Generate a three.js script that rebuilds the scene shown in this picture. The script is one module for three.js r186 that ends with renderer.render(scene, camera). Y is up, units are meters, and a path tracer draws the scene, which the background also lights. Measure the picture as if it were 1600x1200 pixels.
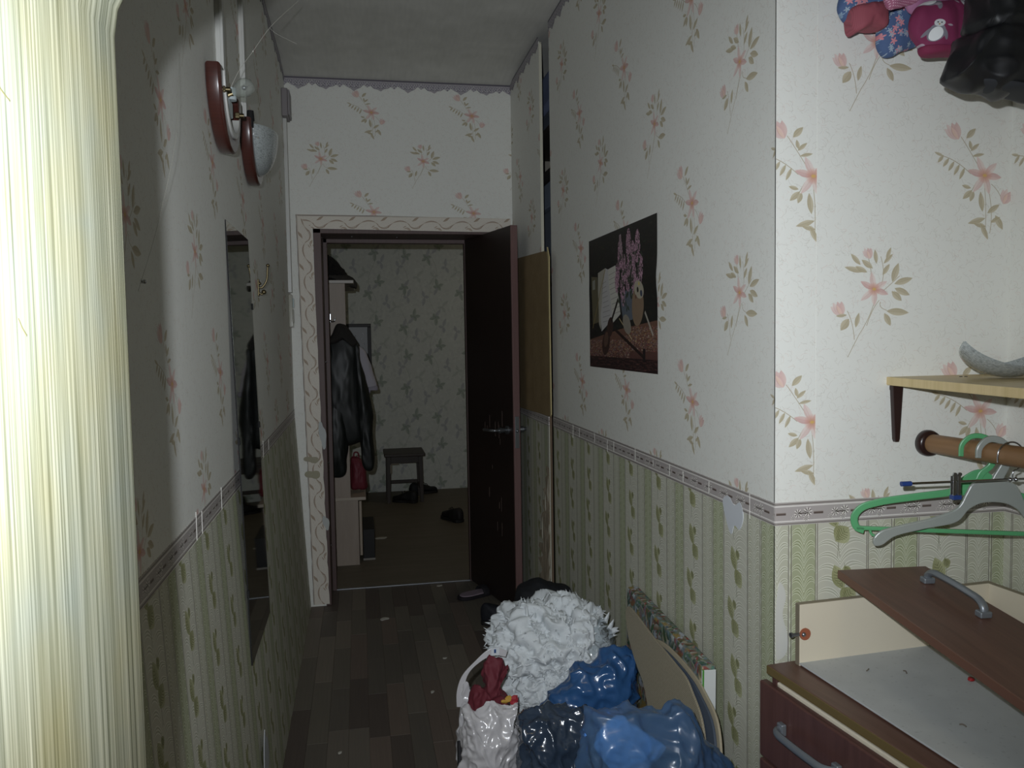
import * as THREE from 'three';
import { RoundedBoxGeometry } from 'three/addons/geometries/RoundedBoxGeometry.js';
import { mergeGeometries, mergeVertices, toCreasedNormals } from 'three/addons/utils/BufferGeometryUtils.js';
import { ImprovedNoise } from 'three/addons/math/ImprovedNoise.js';
import { RectAreaLightUniformsLib } from 'three/addons/lights/RectAreaLightUniformsLib.js';

// ------------------------------------------------------------------ camera, light, exposure
const EYE = 1.42;
const scene = new THREE.Scene();
scene.background = new THREE.Color(0x000000);
const camera = new THREE.PerspectiveCamera(THREE.MathUtils.radToDeg(2 * Math.atan(600 / 1260)), 4 / 3, 0.02, 40);
{ // yaw to the right, a little downward, slight roll
  const m = new THREE.Matrix4().set(0.98226166, 0.02659411, -0.18562001, 0, -0.0159706, 0.99815993, 0.05849534, 0, 0.18683409, -0.05449327, 0.98087895, 0, 0, 0, 0, 1);
  camera.quaternion.setFromRotationMatrix(m); camera.position.set(0, EYE, 0); camera.updateMatrixWorld();
}
const renderer = new THREE.WebGLRenderer({ antialias: true });
renderer.toneMapping = THREE.LinearToneMapping;
renderer.toneMappingExposure = 1.0;
renderer.shadowMap.enabled = true;
RectAreaLightUniformsLib.init();
const FLASH = { power: 10.5, colour: 0xf2f8ff };
const flash = new THREE.SpotLight(FLASH.colour, FLASH.power, 0, 0.9, 1, 2);   // the flash of the camera that took the picture: a reflector whose beam fades towards its rim
flash.shadow.radius = 0.42; flash.shadow.camera.near = 0.05; flash.shadow.bias = -0.0005;
const ROOM_LAMP = { power: 5.2, colour: 0xffdf9e };
const roomLamp = new THREE.RectAreaLight(ROOM_LAMP.colour, ROOM_LAMP.power, 0.5, 0.5); // ceiling lamp of the room behind the camera
const HALL_LAMP = { power: 4.2, colour: 0xfff2d8 };
const hallLamp = new THREE.RectAreaLight(HALL_LAMP.colour, HALL_LAMP.power, 0.4, 0.4); // ceiling lamp of the entrance hall beyond the door

// ------------------------------------------------------------------ helpers
const V = (x, y, z) => new THREE.Vector3(x, y, z);
let seed = 7;
const rnd = () => { seed = (seed + 0x6d2b79f5) | 0; let t = Math.imul(seed ^ (seed >>> 15), 1 | seed); t = (t + Math.imul(t ^ (t >>> 7), 61 | t)) ^ t; return ((t ^ (t >>> 14)) >>> 0) / 4294967296; };
const rr = (a, b) => a + (b - a) * rnd();
const PN = new ImprovedNoise();
const noise = (x, y, z) => PN.noise(x + 31.7, y + 12.3, z + 57.1);
const fbm = (x, y, z, o = 4) => { let s = 0, a = 1, n = 0; for (let i = 0; i < o; i++) { s += a * noise(x, y, z); n += a; a *= 0.5; x *= 2.03; y *= 2.03; z *= 2.03; } return s / n; };
const used = new Map();
const numbered = (n) => { const k = used.get(n) || 0; used.set(n, k + 1); return k ? n + '_' + String(k).padStart(3, '0') : n; };
const shade = (m) => { m.castShadow = m.receiveShadow = true; return m; };
function obj(name, geos, mat, parent = scene) {
  const g = Array.isArray(geos) ? mergeGeometries(geos.map((q) => { const r = q.index ? q.toNonIndexed() : q; for (const k of Object.keys(r.attributes)) if (!['position', 'normal', 'uv'].includes(k)) r.deleteAttribute(k); return r; })) : geos;
  const m = shade(new THREE.Mesh(g, mat)); m.name = parent === scene ? numbered(name) : name; parent.add(m); return m;
}
function tag(o, label, category, group) { Object.assign(o.userData, { label, category }); if (group) o.userData.group = group; return o; }
function thing(name, label, category, p = [0, 0, 0], turn = 0, group) {
  const o = new THREE.Group(); o.name = numbered(name); scene.add(o); o.position.set(...p); o.rotation.y = turn; return tag(o, label, category, group);
}
function struct(name) { const o = new THREE.Group(); o.name = name; o.userData.kind = 'structure'; scene.add(o); return o; }
function wuv(g, su = 1, sv = 1, u0 = 0, v0 = 0) { // uv in metres from the dominant normal, divided by the repeat
  if (g.index) g = g.toNonIndexed();
  const p = g.attributes.position, n = g.attributes.normal, uv = new Float32Array(p.count * 2);
  for (let i = 0; i < p.count; i++) {
    const ax = Math.abs(n.getX(i)), ay = Math.abs(n.getY(i)), az = Math.abs(n.getZ(i)); let u, v;
    if (ax >= ay && ax >= az) { u = n.getX(i) > 0 ? -p.getZ(i) : p.getZ(i); v = p.getY(i); }
    else if (az >= ay) { u = n.getZ(i) > 0 ? p.getX(i) : -p.getX(i); v = p.getY(i); }
    else { u = p.getX(i); v = -p.getZ(i); }
    uv[2 * i] = (u - u0) / su; uv[2 * i + 1] = (v - v0) / sv;
  }
  g.setAttribute('uv', new THREE.BufferAttribute(uv, 2)); return g;
}
const bx = (x0, y0, z0, x1, y1, z1) => new THREE.BoxGeometry(x1 - x0, y1 - y0, z1 - z0).translate((x0 + x1) / 2, (y0 + y1) / 2, (z0 + z1) / 2);
const rb = (x0, y0, z0, x1, y1, z1, r = 0.003, s = 2) => wuv(new RoundedBoxGeometry(x1 - x0, y1 - y0, z1 - z0, s, Math.min(r, 0.49 * Math.min(x1 - x0, y1 - y0, z1 - z0))).translate((x0 + x1) / 2, (y0 + y1) / 2, (z0 + z1) / 2));
const cyl = (r0, r1, h, p, axis = 'y', n = 24) => { const g = new THREE.CylinderGeometry(r0, r1, h, n); if (axis === 'x') g.rotateZ(Math.PI / 2); if (axis === 'z') g.rotateX(Math.PI / 2); return g.translate(...p); };
const tube = (pts, r, n = 40, k = 8, closed = false) => new THREE.TubeGeometry(new THREE.CatmullRomCurve3(pts.map((p) => V(...p)), closed), n, r, k, closed);
const ball = (r, p, n = 20) => new THREE.SphereGeometry(r, n, Math.ceil(n * 0.7)).translate(...p);
const shapeOf = (pts) => { const s = new THREE.Shape(); pts.forEach(([x, y], i) => (i ? s.lineTo(x, y) : s.moveTo(x, y))); s.closePath(); return s; };
function smooth2(pts, n, closed = true) { return new THREE.CatmullRomCurve3(pts.map(([x, y]) => V(x, y, 0)), closed, 'centripetal').getSpacedPoints(n).slice(0, closed ? n : n + 1).map((p) => [p.x, p.y]); }
function plate(pts, t, bevel = 0.0015) { // flat outline with thickness, chamfered
  const g = new THREE.ExtrudeGeometry(shapeOf(pts), { depth: Math.max(1e-4, t - 2 * bevel), bevelEnabled: bevel > 0, bevelSize: bevel, bevelThickness: bevel, bevelSegments: 2, bevelOffset: -bevel });
  return wuv(g.translate(0, 0, -t / 2 + bevel));
}
function ribbon(pts, w, n = 60) { // outline of a stroke of width w (number or function of 0..1) along a smooth line
  const c = smooth2(pts, n, false), a = [], b = [];
  for (let i = 0; i < c.length; i++) {
    const p = c[Math.max(0, i - 1)], q = c[Math.min(c.length - 1, i + 1)], l = Math.hypot(q[0] - p[0], q[1] - p[1]) || 1, h = (typeof w === 'function' ? w(i / (c.length - 1)) : w) / 2;
    a.push([c[i][0] - (q[1] - p[1]) / l * h, c[i][1] + (q[0] - p[0]) / l * h]); b.push([c[i][0] + (q[1] - p[1]) / l * h, c[i][1] - (q[0] - p[0]) / l * h]);
  }
  return b.concat(a.reverse());
}
// a soft body with a given outline in its local x-y plane, bulging to both sides; crumple(p) -> offset along the normal
function pillow(outline, front, back, crumple, { n = 120, rings = 26, power = 0.8, flat = false, centre, relief } = {}) {
  const o = smooth2(outline, n); let cx = 0, cy = 0; o.forEach(([x, y]) => { cx += x / n; cy += y / n; }); if (centre) [cx, cy] = centre;
  const pos = [], uv = [], idx = [];
  const add = (r, k, s) => { const a = r * Math.PI / 2, f = Math.sin(a), z = Math.pow(Math.cos(a), power) * (s > 0 ? front : -back); const x = cx + (o[k % n][0] - cx) * f, y = cy + (o[k % n][1] - cy) * f; pos.push(x, y, r >= 1 ? 0 : z); uv.push(x, y); };
  for (const s of [1, -1]) for (let j = 0; j <= rings; j++) for (let k = 0; k <= n; k++) add(j / rings, k, s);
  const W = n + 1, H = (rings + 1) * W;
  for (let s = 0; s < 2; s++) for (let j = 0; j < rings; j++) for (let k = 0; k < n; k++) {
    const a = s * H + j * W + k, b = a + 1, c = a + W, d = c + 1; if (s === 0) { if (j) idx.push(a, c, b); idx.push(b, c, d); } else { if (j) idx.push(a, b, c); idx.push(b, d, c); }
  }
  let g = new THREE.BufferGeometry(); g.setAttribute('position', new THREE.Float32BufferAttribute(pos, 3)); g.setAttribute('uv', new THREE.Float32BufferAttribute(uv, 2)); g.setIndex(idx);
  const area = o.reduce((s, p, i) => { const q = o[(i + 1) % n]; return s + p[0] * q[1] - q[0] * p[1]; }, 0);
  if (area < 0) { const ix = g.index.array; for (let i = 0; i < ix.length; i += 3) { const t = ix[i]; ix[i] = ix[i + 1]; ix[i + 1] = t; } }
  const uvs = g.attributes.uv; g.deleteAttribute('uv'); g = mergeVertices(g, 1e-5); g.computeVertexNormals();
  const p = g.attributes.position, nn = g.attributes.normal;
  if (crumple) { const q = p.clone(); for (let i = 0; i < p.count; i++) { const d = crumple(p.getX(i), p.getY(i), p.getZ(i)); q.setXYZ(i, p.getX(i) + nn.getX(i) * d, p.getY(i) + nn.getY(i) * d, p.getZ(i) + nn.getZ(i) * d); } g.setAttribute('position', q); g.computeVertexNormals(); }
  const P = g.attributes.position, U = new Float32Array(P.count * 2); for (let i = 0; i < P.count; i++) { U[2 * i] = P.getX(i); U[2 * i + 1] = P.getY(i); } g.setAttribute('uv', new THREE.BufferAttribute(U, 2));
  if (flat) { g = toCreasedNormals(g, 0.5); }
  return g;
}
const ridge = (x, y, z) => 1 - 2 * Math.abs(noise(x, y, z));
const crinkle = (amp, f = 9, s = 0) => (x, y, z) => amp * (0.9 * ridge(x * f + s, y * f * 0.7, z * f) ** 2 + 0.5 * ridge(x * f * 2.3 + s, y * f * 2.1, z * f * 2.2) ** 2 + 0.25 * noise(x * f * 5, y * f * 5, z * f * 5) - 0.9);
const cloth = (amp, f = 7, s = 0, sx = 1, sy = 0.35) => (x, y, z) => amp * (fbm(x * f * sx + s, y * f * sy, z * f, 3) * 1.6);

// ------------------------------------------------------------------ painted materials
const canvas = (w, h, bg) => { const c = document.createElement('canvas'); c.width = w; c.height = h; const g = c.getContext('2d'); if (bg) { g.fillStyle = bg; g.fillRect(0, 0, w, h); } return [c, g]; };
const texture = (c, srgb = true) => { const t = new THREE.CanvasTexture(c); t.wrapS = t.wrapT = THREE.RepeatWrapping; if (srgb) t.colorSpace = THREE.SRGBColorSpace; t.anisotropy = 8; return t; };
const std = (o) => new THREE.MeshStandardMaterial({ roughness: 0.7, ...o });
const phys = (o) => new THREE.MeshPhysicalMaterial({ roughness: 0.5, ...o });
function dataTex(w, h, f, srgb = true) { const d = new Uint8Array(w * h * 4); for (let y = 0; y < h; y++) for (let x = 0; x < w; x++) { const c = f(x / w, y / h, x, y), i = 4 * (y * w + x); d[i] = c[0]; d[i + 1] = c[1]; d[i + 2] = c[2]; d[i + 3] = 255; } const t = new THREE.DataTexture(d, w, h); t.wrapS = t.wrapT = THREE.RepeatWrapping; t.magFilter = THREE.LinearFilter; t.minFilter = THREE.LinearMipmapLinearFilter; t.generateMipmaps = true; if (srgb) t.colorSpace = THREE.SRGBColorSpace; t.needsUpdate = true; return t; }
function wood(c0, c1, rough, { w = 0.6, h = 0.6, stretch = 14, along = 'v', clearcoat = 0 } = {}) { // uv in metres
  const t = dataTex(384, 384, (u, v) => {
    const a = along === 'v' ? u : v, b = along === 'v' ? v : u; // tileable enough: mirrored across
    const A = Math.abs(a * 2 - 1), B = Math.abs(b * 2 - 1);
    const g = 0.5 + 0.5 * fbm(A * stretch + fbm(A * 3, B * 1.2, 3) * 1.5, B * 0.9, 7, 4) + 0.22 * noise(A * 90, B * 3, 1);
    const k = Math.min(1, Math.max(0, g)); return [0, 1, 2].map((i) => c0[i] + (c1[i] - c0[i]) * k);
  }); t.repeat.set(1 / w, 1 / h);
  return phys({ map: t, roughness: rough, clearcoat, clearcoatRoughness: 0.35 });
}
// --- floral wallpaper, upper half of the walls: two sprays per repeat of 0.53 x 0.515 m
const UW = 0.53, UH = 0.515;
function leaf(g, x, y, len, wid, ang, col, vein) { g.save(); g.translate(x, y); g.rotate(ang); g.beginPath(); g.moveTo(0, 0); g.quadraticCurveTo(len * 0.45, -wid, len, 0); g.quadraticCurveTo(len * 0.45, wid, 0, 0); const gr = g.createLinearGradient(0, -wid / 2, 0, wid / 2); gr.addColorStop(0, col[0]); gr.addColorStop(1, col[1]); g.fillStyle = gr; g.fill(); if (vein) { g.strokeStyle = vein; g.lineWidth = 1; g.beginPath(); g.moveTo(0, 0); g.lineTo(len * 0.9, 0); g.stroke(); } g.restore(); }
const LC = ['rgba(172,160,132,.92)', 'rgba(196,186,160,.9)'], PC = ['rgba(212,182,176,.85)', 'rgba(226,212,204,.8)'], PC2 = ['rgba(200,158,154,.85)', 'rgba(218,190,182,.8)'];
const stem = (g, pts, w = 2.4) => { g.strokeStyle = 'rgba(164,148,118,.9)'; g.lineWidth = w; g.lineCap = 'round'; g.beginPath(); g.moveTo(pts[0][0], pts[0][1]); for (let i = 1; i + 1 < pts.length; i += 2) g.quadraticCurveTo(pts[i][0], pts[i][1], pts[i + 1][0], pts[i + 1][1]); g.stroke(); };
function blossom(g, x, y, r, rot, open = 6) { for (let i = 0; i < open; i++) { const a = rot + i * Math.PI * 2 / open + (i % 2) * 0.16; leaf(g, x, y, r * (0.92 + 0.2 * ((i * 37) % 5) / 5), r * 0.36, a, i % 3 ? PC : PC2, 'rgba(196,130,118,.5)'); } const gr = g.createRadialGradient(x, y, 1, x, y, r * 0.42); gr.addColorStop(0, 'rgba(196,150,100,.9)'); gr.addColorStop(0.4, 'rgba(200,142,122,.6)'); gr.addColorStop(1, 'rgba(206,128,110,0)'); g.fillStyle = gr; g.beginPath(); g.arc(x, y, r * 0.42, 0, 7); g.fill(); g.fillStyle = 'rgba(214,176,104,.9)'; g.beginPath(); g.ellipse(x, y, r * 0.11, r * 0.07, 0, 0, 7); g.fill(); }
function tulip(g, x, y, s, ang) { for (const [da, c, l] of [[-0.42, PC, 1], [0.42, PC2, 0.96], [-0.16, PC, 1.08], [0.14, PC2, 1.0]]) leaf(g, x, y, s * l, s * 0.42, ang + da, c); leaf(g, x, y, s * 0.8, s * 0.22, ang, ['rgba(232,214,180,.6)', 'rgba(236,206,196,.5)']); }
function sprayA(g) { // canvas axes in half millimetres, y down, origin in the open flower
  stem(g, [[8, 30], [-10, 120, 0], [-70, 210], [-96, 260], [-122, 312]]); stem(g, [[24, 52], [-10, 90], [-34, 168]]); stem(g, [[-92, 232], [-98, 150], [-126, 100]]); stem(g, [[-12, -36], [-14, -90], [-30, -150]]); stem(g, [[30, -10], [56, -70], [30, -150]]); stem(g, [[40, 10], [76, -20], [120, -60]]); stem(g, [[30, 60], [20, 86], [60, 98]]);
  tulip(g, -150, 122, 70, -2.25 + 0.2); tulip(g, -20, -140, 52, -1.95);
  for (const [x, y, l, w, a] of [[96, -24, 92, 30, -0.3], [86, -34, 92, 32, -1.25], [98, -4, 80, 30, 0.42], [84, 10, 66, 30, 0.75], [60, 102, 108, 34, 0.08], [50, 112, 66, 28, 1.1], [-118, 136, 66, 36, 2.2], [-128, 118, 52, 16, 3.05], [-86, 176, 70, 22, -1.35], [-66, -112, 68, 22, -2.3], [-52, -80, 92, 24, -2.9], [-8, -96, 66, 26, -2.5], [10, -118, 66, 20, -1.7], [44, -118, 62, 18, -0.8], [56, -136, 62, 18, -1.2], [40, -66, 60, 22, -1.0], [-34, -78, 62, 22, 3.6]]) leaf(g, x, y, l, w, a, LC, 'rgba(140,126,90,.6)');
  blossom(g, 0, 0, 78, 0.35);
}
function sprayB(g) {
  stem(g, [[8, 40], [24, 150], [16, 282]]); stem(g, [[20, 30], [60, 160], [40, 270]]); stem(g, [[-8, -20], [-50, -90], [-110, -176]]); stem(g, [[-60, -6], [-130, -70], [-200, -86]]); stem(g, [[44, 40], [84, 70], [100, 120]]); stem(g, [[-30, 30], [-54, 70], [-60, 90]]);
  tulip(g, -122, -164, 84, -2.15); tulip(g, 104, 132, 70, -1.15);
  for (let i = 0; i < 5; i++) leaf(g, -90 - i * 26, -34 - i * 14, 62 - i * 4, 17, 2.0 + i * 0.06, LC, 'rgba(140,126,90,.6)'); leaf(g, -196, -86, 46, 13, 3.5, LC);
  for (const [x, y, l, w, a] of [[-84, -170, 66, 28, -0.8], [-62, -112, 56, 18, -0.7], [-52, -88, 60, 16, -0.2], [-58, -118, 44, 18, -1.8], [-52, 70, 62, 26, 2.4], [-44, 74, 52, 24, 1.9], [-58, 60, 46, 18, 3.4], [2, 170, 96, 28, -1.7], [26, 176, 74, 26, -0.6], [16, 200, 90, 26, 2.85], [20, 240, 66, 22, -2.9], [-6, 226, 84, 24, 1.1], [66, 186, 78, 30, 1.05], [44, 220, 54, 20, -0.5]]) leaf(g, x, y, l, w, a, LC, 'rgba(140,126,90,.6)');
  blossom(g, 10, 0, 92, 0.1);
}
function wallpaper(w, h, base) {
  const [c, g] = canvas(w, h, base); const S = w / (UW * 1000);
  for (let i = 0; i < 2000; i++) { const x = rnd() * w, y = rnd() * h, a = rnd() * 6.3, l = rr(8, 34); for (const ox of [0, w, -w]) for (const oy of [0, h, -h]) { if (x + ox < -60 || x + ox > w + 60 || y + oy < -60 || y + oy > h + 60) continue; g.strokeStyle = `rgba(${i % 3 ? '178,172,160' : '206,178,166'},${0.3 + 0.28 * ((i * 7) % 9) / 9})`; g.lineWidth = 1.2; g.beginPath(); g.moveTo(x + ox, y + oy); g.quadraticCurveTo(x + ox + Math.cos(a) * l * 0.6 + 5, y + oy + Math.sin(a) * l * 0.6, x + ox + Math.cos(a + 0.7) * l, y + oy + Math.sin(a + 0.7) * l); g.stroke(); } }
  for (const [f, x, y] of [[sprayA, 135, 385], [sprayB, 395, 140]]) for (const ox of [0, 530, -530]) for (const oy of [0, 515, -515]) { g.save(); g.translate((x + ox) * S, (y + oy) * S); g.scale(S * 0.5, S * 0.46); f(g); g.restore(); }
  return texture(c);
}
const noiseBump = dataTex(256, 256, (u, v) => { const k = 128 + 60 * fbm(Math.abs(u - 0.5) * 60, Math.abs(v - 0.5) * 60, 2, 3) + 30 * noise(u * 150, v * 150, 4); return [k, k, k]; }, false);
const paperU = phys({ map: wallpaper(1060, 1030, '#e2e2db'), roughness: 0.62, bumpMap: noiseBump, bumpScale: 0.0006 });
// --- striped green paper of the lower half: repeat 0.245 x 0.26 m
const LW = 0.245, LH = 0.26;
const paperL = (() => {
  const W = 784, H = 832, [c, g] = canvas(W, H, '#c4c3b0'), mm = W / 245;
  const strip = (x0, x1, base, line, dir) => { g.save(); g.beginPath(); g.rect(x0 * mm, 0, (x1 - x0) * mm, H); g.clip(); g.fillStyle = base; g.fillRect(x0 * mm, 0, (x1 - x0) * mm, H); g.lineWidth = 3.4; const cx = (x0 + x1) / 2 * mm, hw = (x1 - x0) / 2 * mm; for (let k = -2; k < 11; k++) for (let q = 0; q < 5; q++) { g.strokeStyle = line[q % line.length]; const y = k * H / 10 + q * 9; g.beginPath(); g.moveTo(cx + dir * (hw * 0.05), y + 96); g.bezierCurveTo(cx - dir * hw * 0.2, y - 6 + q * 4, cx - dir * hw * (0.5 + q * 0.04), y - 6, cx - dir * hw, y + 60 - q * 4); g.stroke(); g.beginPath(); g.moveTo(cx + dir * (hw * 0.05), y + 96); g.bezierCurveTo(cx + dir * hw * 0.3, y + 10, cx + dir * hw * (0.7 + q * 0.04), y, cx + dir * hw, y + 74 - q * 4); g.stroke(); } g.restore(); };
  const G = ['rgba(218,220,198,.95)', 'rgba(128,138,98,.85)'], L = ['rgba(228,228,216,.95)', 'rgba(150,152,128,.75)'];
  strip(0, 60, '#a6ab8c', G, 1); strip(60, 180, '#c4c3b4', L, -1); strip(180, 245, '#bbbba8', L, 1);
  for (let k = 0; k < 2; k++) { // leaf pairs on the broad light stripe
    const y0 = k * H / 2 + (k ? 20 : 0), x = (k ? 128 : 112) * mm;
    g.strokeStyle = 'rgba(70,72,44,.9)'; g.lineWidth = 2; g.beginPath(); g.moveTo(x, y0 + 10); g.bezierCurveTo(x - 10, y0 + 120, x + 14, y0 + 250, x - 6, y0 + 410); g.stroke(); g.beginPath(); g.moveTo(x + 14, y0 + 60); g.bezierCurveTo(x + 30, y0 + 160, x - 20, y0 + 260, x + 16, y0 + 400); g.stroke();
    for (const [dx, dy, a, l, w] of [[-10, 196, -1.95, 165, 60], [-20, 290, -0.75, 118, 86], [0, 30, 1.2, 70, 40]]) { leaf(g, x + dx, y0 + dy, l * 1.15, w * 1.7, a, ['rgba(130,132,84,.8)', 'rgba(172,174,130,.75)'], 'rgba(84,86,50,.85)'); g.save(); g.translate(x + dx, y0 + dy); g.rotate(a); g.strokeStyle = 'rgba(88,90,52,.75)'; g.lineWidth = 4; for (let q = 1; q < 7; q++) { g.beginPath(); g.moveTo(l * q / 8, 0); g.lineTo(l * (q + 1.1) / 8, -w * 0.55 * Math.sin(q / 7 * 3)); g.moveTo(l * q / 8, 0); g.lineTo(l * (q + 1.1) / 8, w * 0.55 * Math.sin(q / 7 * 3)); g.stroke(); } g.restore(); }
  }
  for (const x of [1.5, 58, 62.5, 180, 184, 240]) { g.fillStyle = 'rgba(92,86,78,.95)'; g.fillRect(x * mm, 0, 5, H); g.fillStyle = 'rgba(206,204,190,.8)'; g.fillRect(x * mm + 5, 0, 3, H); }
  return phys({ map: texture(c), roughness: 0.55, bumpMap: noiseBump, bumpScale: 0.0005 });
})();
// --- printed border between the two papers: 0.087 x 0.049 m
const paperB = (() => {
  const W = 696, H = 392, [c, g] = canvas(W, H, '#bdb7b3');
  g.fillStyle = '#aca5a2'; g.fillRect(0, 84, W, 224);
  for (const y of [14, 352]) { g.fillStyle = '#554c47'; g.fillRect(0, y, W, 26); g.fillStyle = '#d8d2ca'; for (let x = 0; x < W; x += 24) { g.beginPath(); g.ellipse(x + 8, y + 10, 8, 6, 0.6, 0, 7); g.fill(); } }
  for (const y of [62, 318]) { g.fillStyle = 'rgba(240,236,230,.9)'; g.fillRect(0, y, W, 12); }
  g.fillStyle = '#5e524c'; g.fillRect(440, 176, 180, 44); g.fillStyle = '#8d817a'; g.fillRect(440, 176, 180, 12);
  for (const [cx, cy, s] of [[150, 200, 1], [330, 180, 1.1], [300, 286, 0.7], [60, 280, 0.6]]) for (let k = 0; k < 16; k++) { const a = k * Math.PI / 8 + 0.2; leaf(g, cx + Math.cos(a) * 10, cy + Math.sin(a) * 10, (k % 2 ? 78 : 58) * s, 18 * s, a, k % 2 ? ['#efece6', '#d8d3cc'] : ['#4c443f', '#6a615b']); }
  g.fillStyle = '#4c443f'; g.fillRect(150, 188, 190, 18);
  return phys({ map: texture(c), roughness: 0.5 });
})();
// --- pasted lace strip under the ceiling (0.14 m repeat) and the border pasted round the door (0.165 m)
const paperLace = (() => {
  const W = 560, H = 180, [c, g] = canvas(W, H, '#a5a0a4'); g.fillStyle = '#5f5a64'; g.fillRect(0, 0, W, 22);
  for (let k = 0; k < 5; k++) { const x = k * 112 + 56; for (let q = 0; q < 6; q++) { g.strokeStyle = q % 2 ? '#6a6572' : '#c2bec0'; g.lineWidth = 7; g.beginPath(); g.arc(x, 30, 14 + q * 17, 0.1, Math.PI - 0.1); g.stroke(); } leaf(g, x, 36, 110, 44, Math.PI / 2, ['#c2bec0', '#8b8690'], '#4f4a56'); }
  return phys({ map: texture(c), roughness: 0.6 });
})();
const paperCase = (() => {
  const W = 660, H = 320, [c, g] = canvas(W, H, '#d9d2c6'); g.fillStyle = '#6f6158'; g.fillRect(0, 0, W, 14); g.fillStyle = '#bdb2a4'; g.fillRect(0, 20, W, 10);
  for (let i = 0; i < 260; i++) { g.strokeStyle = `rgba(150,134,118,${rr(0.1, 0.35)})`; g.lineWidth = 2; const x = rnd() * W, y = 40 + rnd() * 270; g.beginPath(); g.moveTo(x, y); g.quadraticCurveTo(x + 10, y - 8, x + 22, y + 6); g.stroke(); }
  for (const o of [-W, 0, W]) { g.lineCap = 'round'; for (const [k, col, w] of [[0, '#8d7663', 9], [10, '#b49f8a', 7], [24, '#7d6757', 5], [38, '#c3b4a2', 8]]) { g.strokeStyle = col; g.lineWidth = w; g.beginPath(); g.moveTo(o + 20, 250 - k); g.bezierCurveTo(o + 160, 60 + k, o + 380, 60 + k, o + 470, 200 - k * 0.6); g.bezierCurveTo(o + 500, 260, o + 600, 300 - k, o + 690, 235 - k); g.stroke(); } for (let q = 0; q < 5; q++) leaf(g, o + 330 + q * 26, 250 + (q % 2) * 18, 90, 22, -0.5 + q * 0.3, ['#a08b76', '#c9bba8'], '#75604f'); for (let q = 0; q < 5; q++) leaf(g, o + 520 + q * 14, 110 - q * 14, 110, 18, -0.25, ['#9a8470', '#b9a893'], '#75604f'); }
  return phys({ map: texture(c), roughness: 0.6 });
})();
// --- vine paper of the entrance hall
const paperVine = (() => {
  const W = 900, H = 960, [c, g] = canvas(W, H, '#c9ccc4');
  for (let i = 0; i < 900; i++) { g.fillStyle = `rgba(${i % 2 ? '186,190,182' : '212,214,206'},.35)`; g.beginPath(); g.ellipse(rnd() * W, rnd() * H, rr(4, 22), rr(4, 16), rnd() * 3, 0, 7); g.fill(); }
  const VC = [['rgba(114,128,114,.6)', 'rgba(152,162,148,.45)'], ['rgba(132,134,146,.4)', 'rgba(168,170,176,.45)'], ['rgba(160,168,158,.35)', 'rgba(180,186,176,.35)']];
  for (const ox of [0, W, -W]) for (const oy of [0, H, -H]) for (const [x0, ph] of [[150, 0], [450, 330], [740, 620]]) { g.save(); g.translate(x0 + ox, oy); g.strokeStyle = 'rgba(140,150,132,.5)'; g.lineWidth = 3; g.beginPath(); g.moveTo(0, 0); for (let y = 0; y <= H; y += 30) g.lineTo(40 * Math.sin(y / H * Math.PI * 4 + ph), y); g.stroke(); for (let k = 0; k < 10; k++) { const y = (k * 96 + ph) % H, x = 40 * Math.sin(y / H * Math.PI * 4 + ph) + (k % 2 ? 46 : -46); const n = k % 3 === 0 ? 5 : 3; for (let q = 0; q < n; q++) leaf(g, x + 16 * ((k * 7) % 4), y, 44 + 22 * ((q * 5 + k) % 3), 34, k * 1.1 + q * 4.4 / n + q * 0.37, VC[(k + (q > 3 ? 1 : 0)) % 3], 'rgba(90,104,84,.6)'); } g.restore(); }
  const t = texture(c); t.repeat.set(1 / 0.84, 1 / 0.92); return phys({ map: t, roughness: 0.7 });
})();
// --- streaked gold paper on the arch
const paperGold = (() => {
  const lines = (u, v, q) => { const U = Math.abs(2 * u - 1), Y = Math.abs(2 * v - 1); return noise(U * 74 + q, Y * 0.8, 3) * 0.6 + noise(U * 150, Y * 2.2 + q, 9) * 0.75 + noise(U * 30, Y * 0.7, 5 + q) * 0.3; };
  const t = dataTex(1024, 768, (u, v) => { const k = lines(u, v, 0), U = Math.abs(2 * u - 1), Y = Math.abs(2 * v - 1), big = fbm(U * 3, Y * 3, 21, 3); return [168 + 64 * k + 12 * big, 168 + 62 * k, 142 + 62 * k - 26 * big]; });
  t.repeat.set(1 / 0.42, 1 / 0.75);
  const b = dataTex(1024, 384, (u, v) => { const k = 128 + 100 * lines(u, v, 0); return [k, k, k]; }, false); b.repeat.copy(t.repeat);
  return phys({ map: t, roughness: 0.4, bumpMap: b, bumpScale: 0.00014, specularIntensity: 0.7 });
})();
const plaster = (hex, bump = 0.0012) => phys({ color: hex, roughness: 0.9, bumpMap: noiseBump, bumpScale: bump });
const whitewash = (() => { const t = dataTex(512, 512, (u, v) => { const k = fbm(Math.abs(u - 0.5) * 9, Math.abs(v - 0.5) * 9, 4, 4) * 16 + noise(u * 90, v * 12, 6) * 5; return [204 + k, 203 + k, 196 + k]; }); return phys({ map: t, roughness: 0.95, bumpMap: noiseBump, bumpScale: 0.001 }); })();
const roomWall = plaster(0xc8bfa6), masonry = plaster(0x8d887c), blackMat = std({ color: 0x0d0d0e, roughness: 0.8 });
const doorWood = wood([26, 18, 16], [46, 32, 29], 0.5, { stretch: 30, clearcoat: 0.1 }), frameWood = wood([82, 66, 64], [102, 82, 78], 0.55, { stretch: 18 }), leafEdge = wood([104, 78, 76], [124, 96, 92], 0.55, { stretch: 20 });
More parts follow.
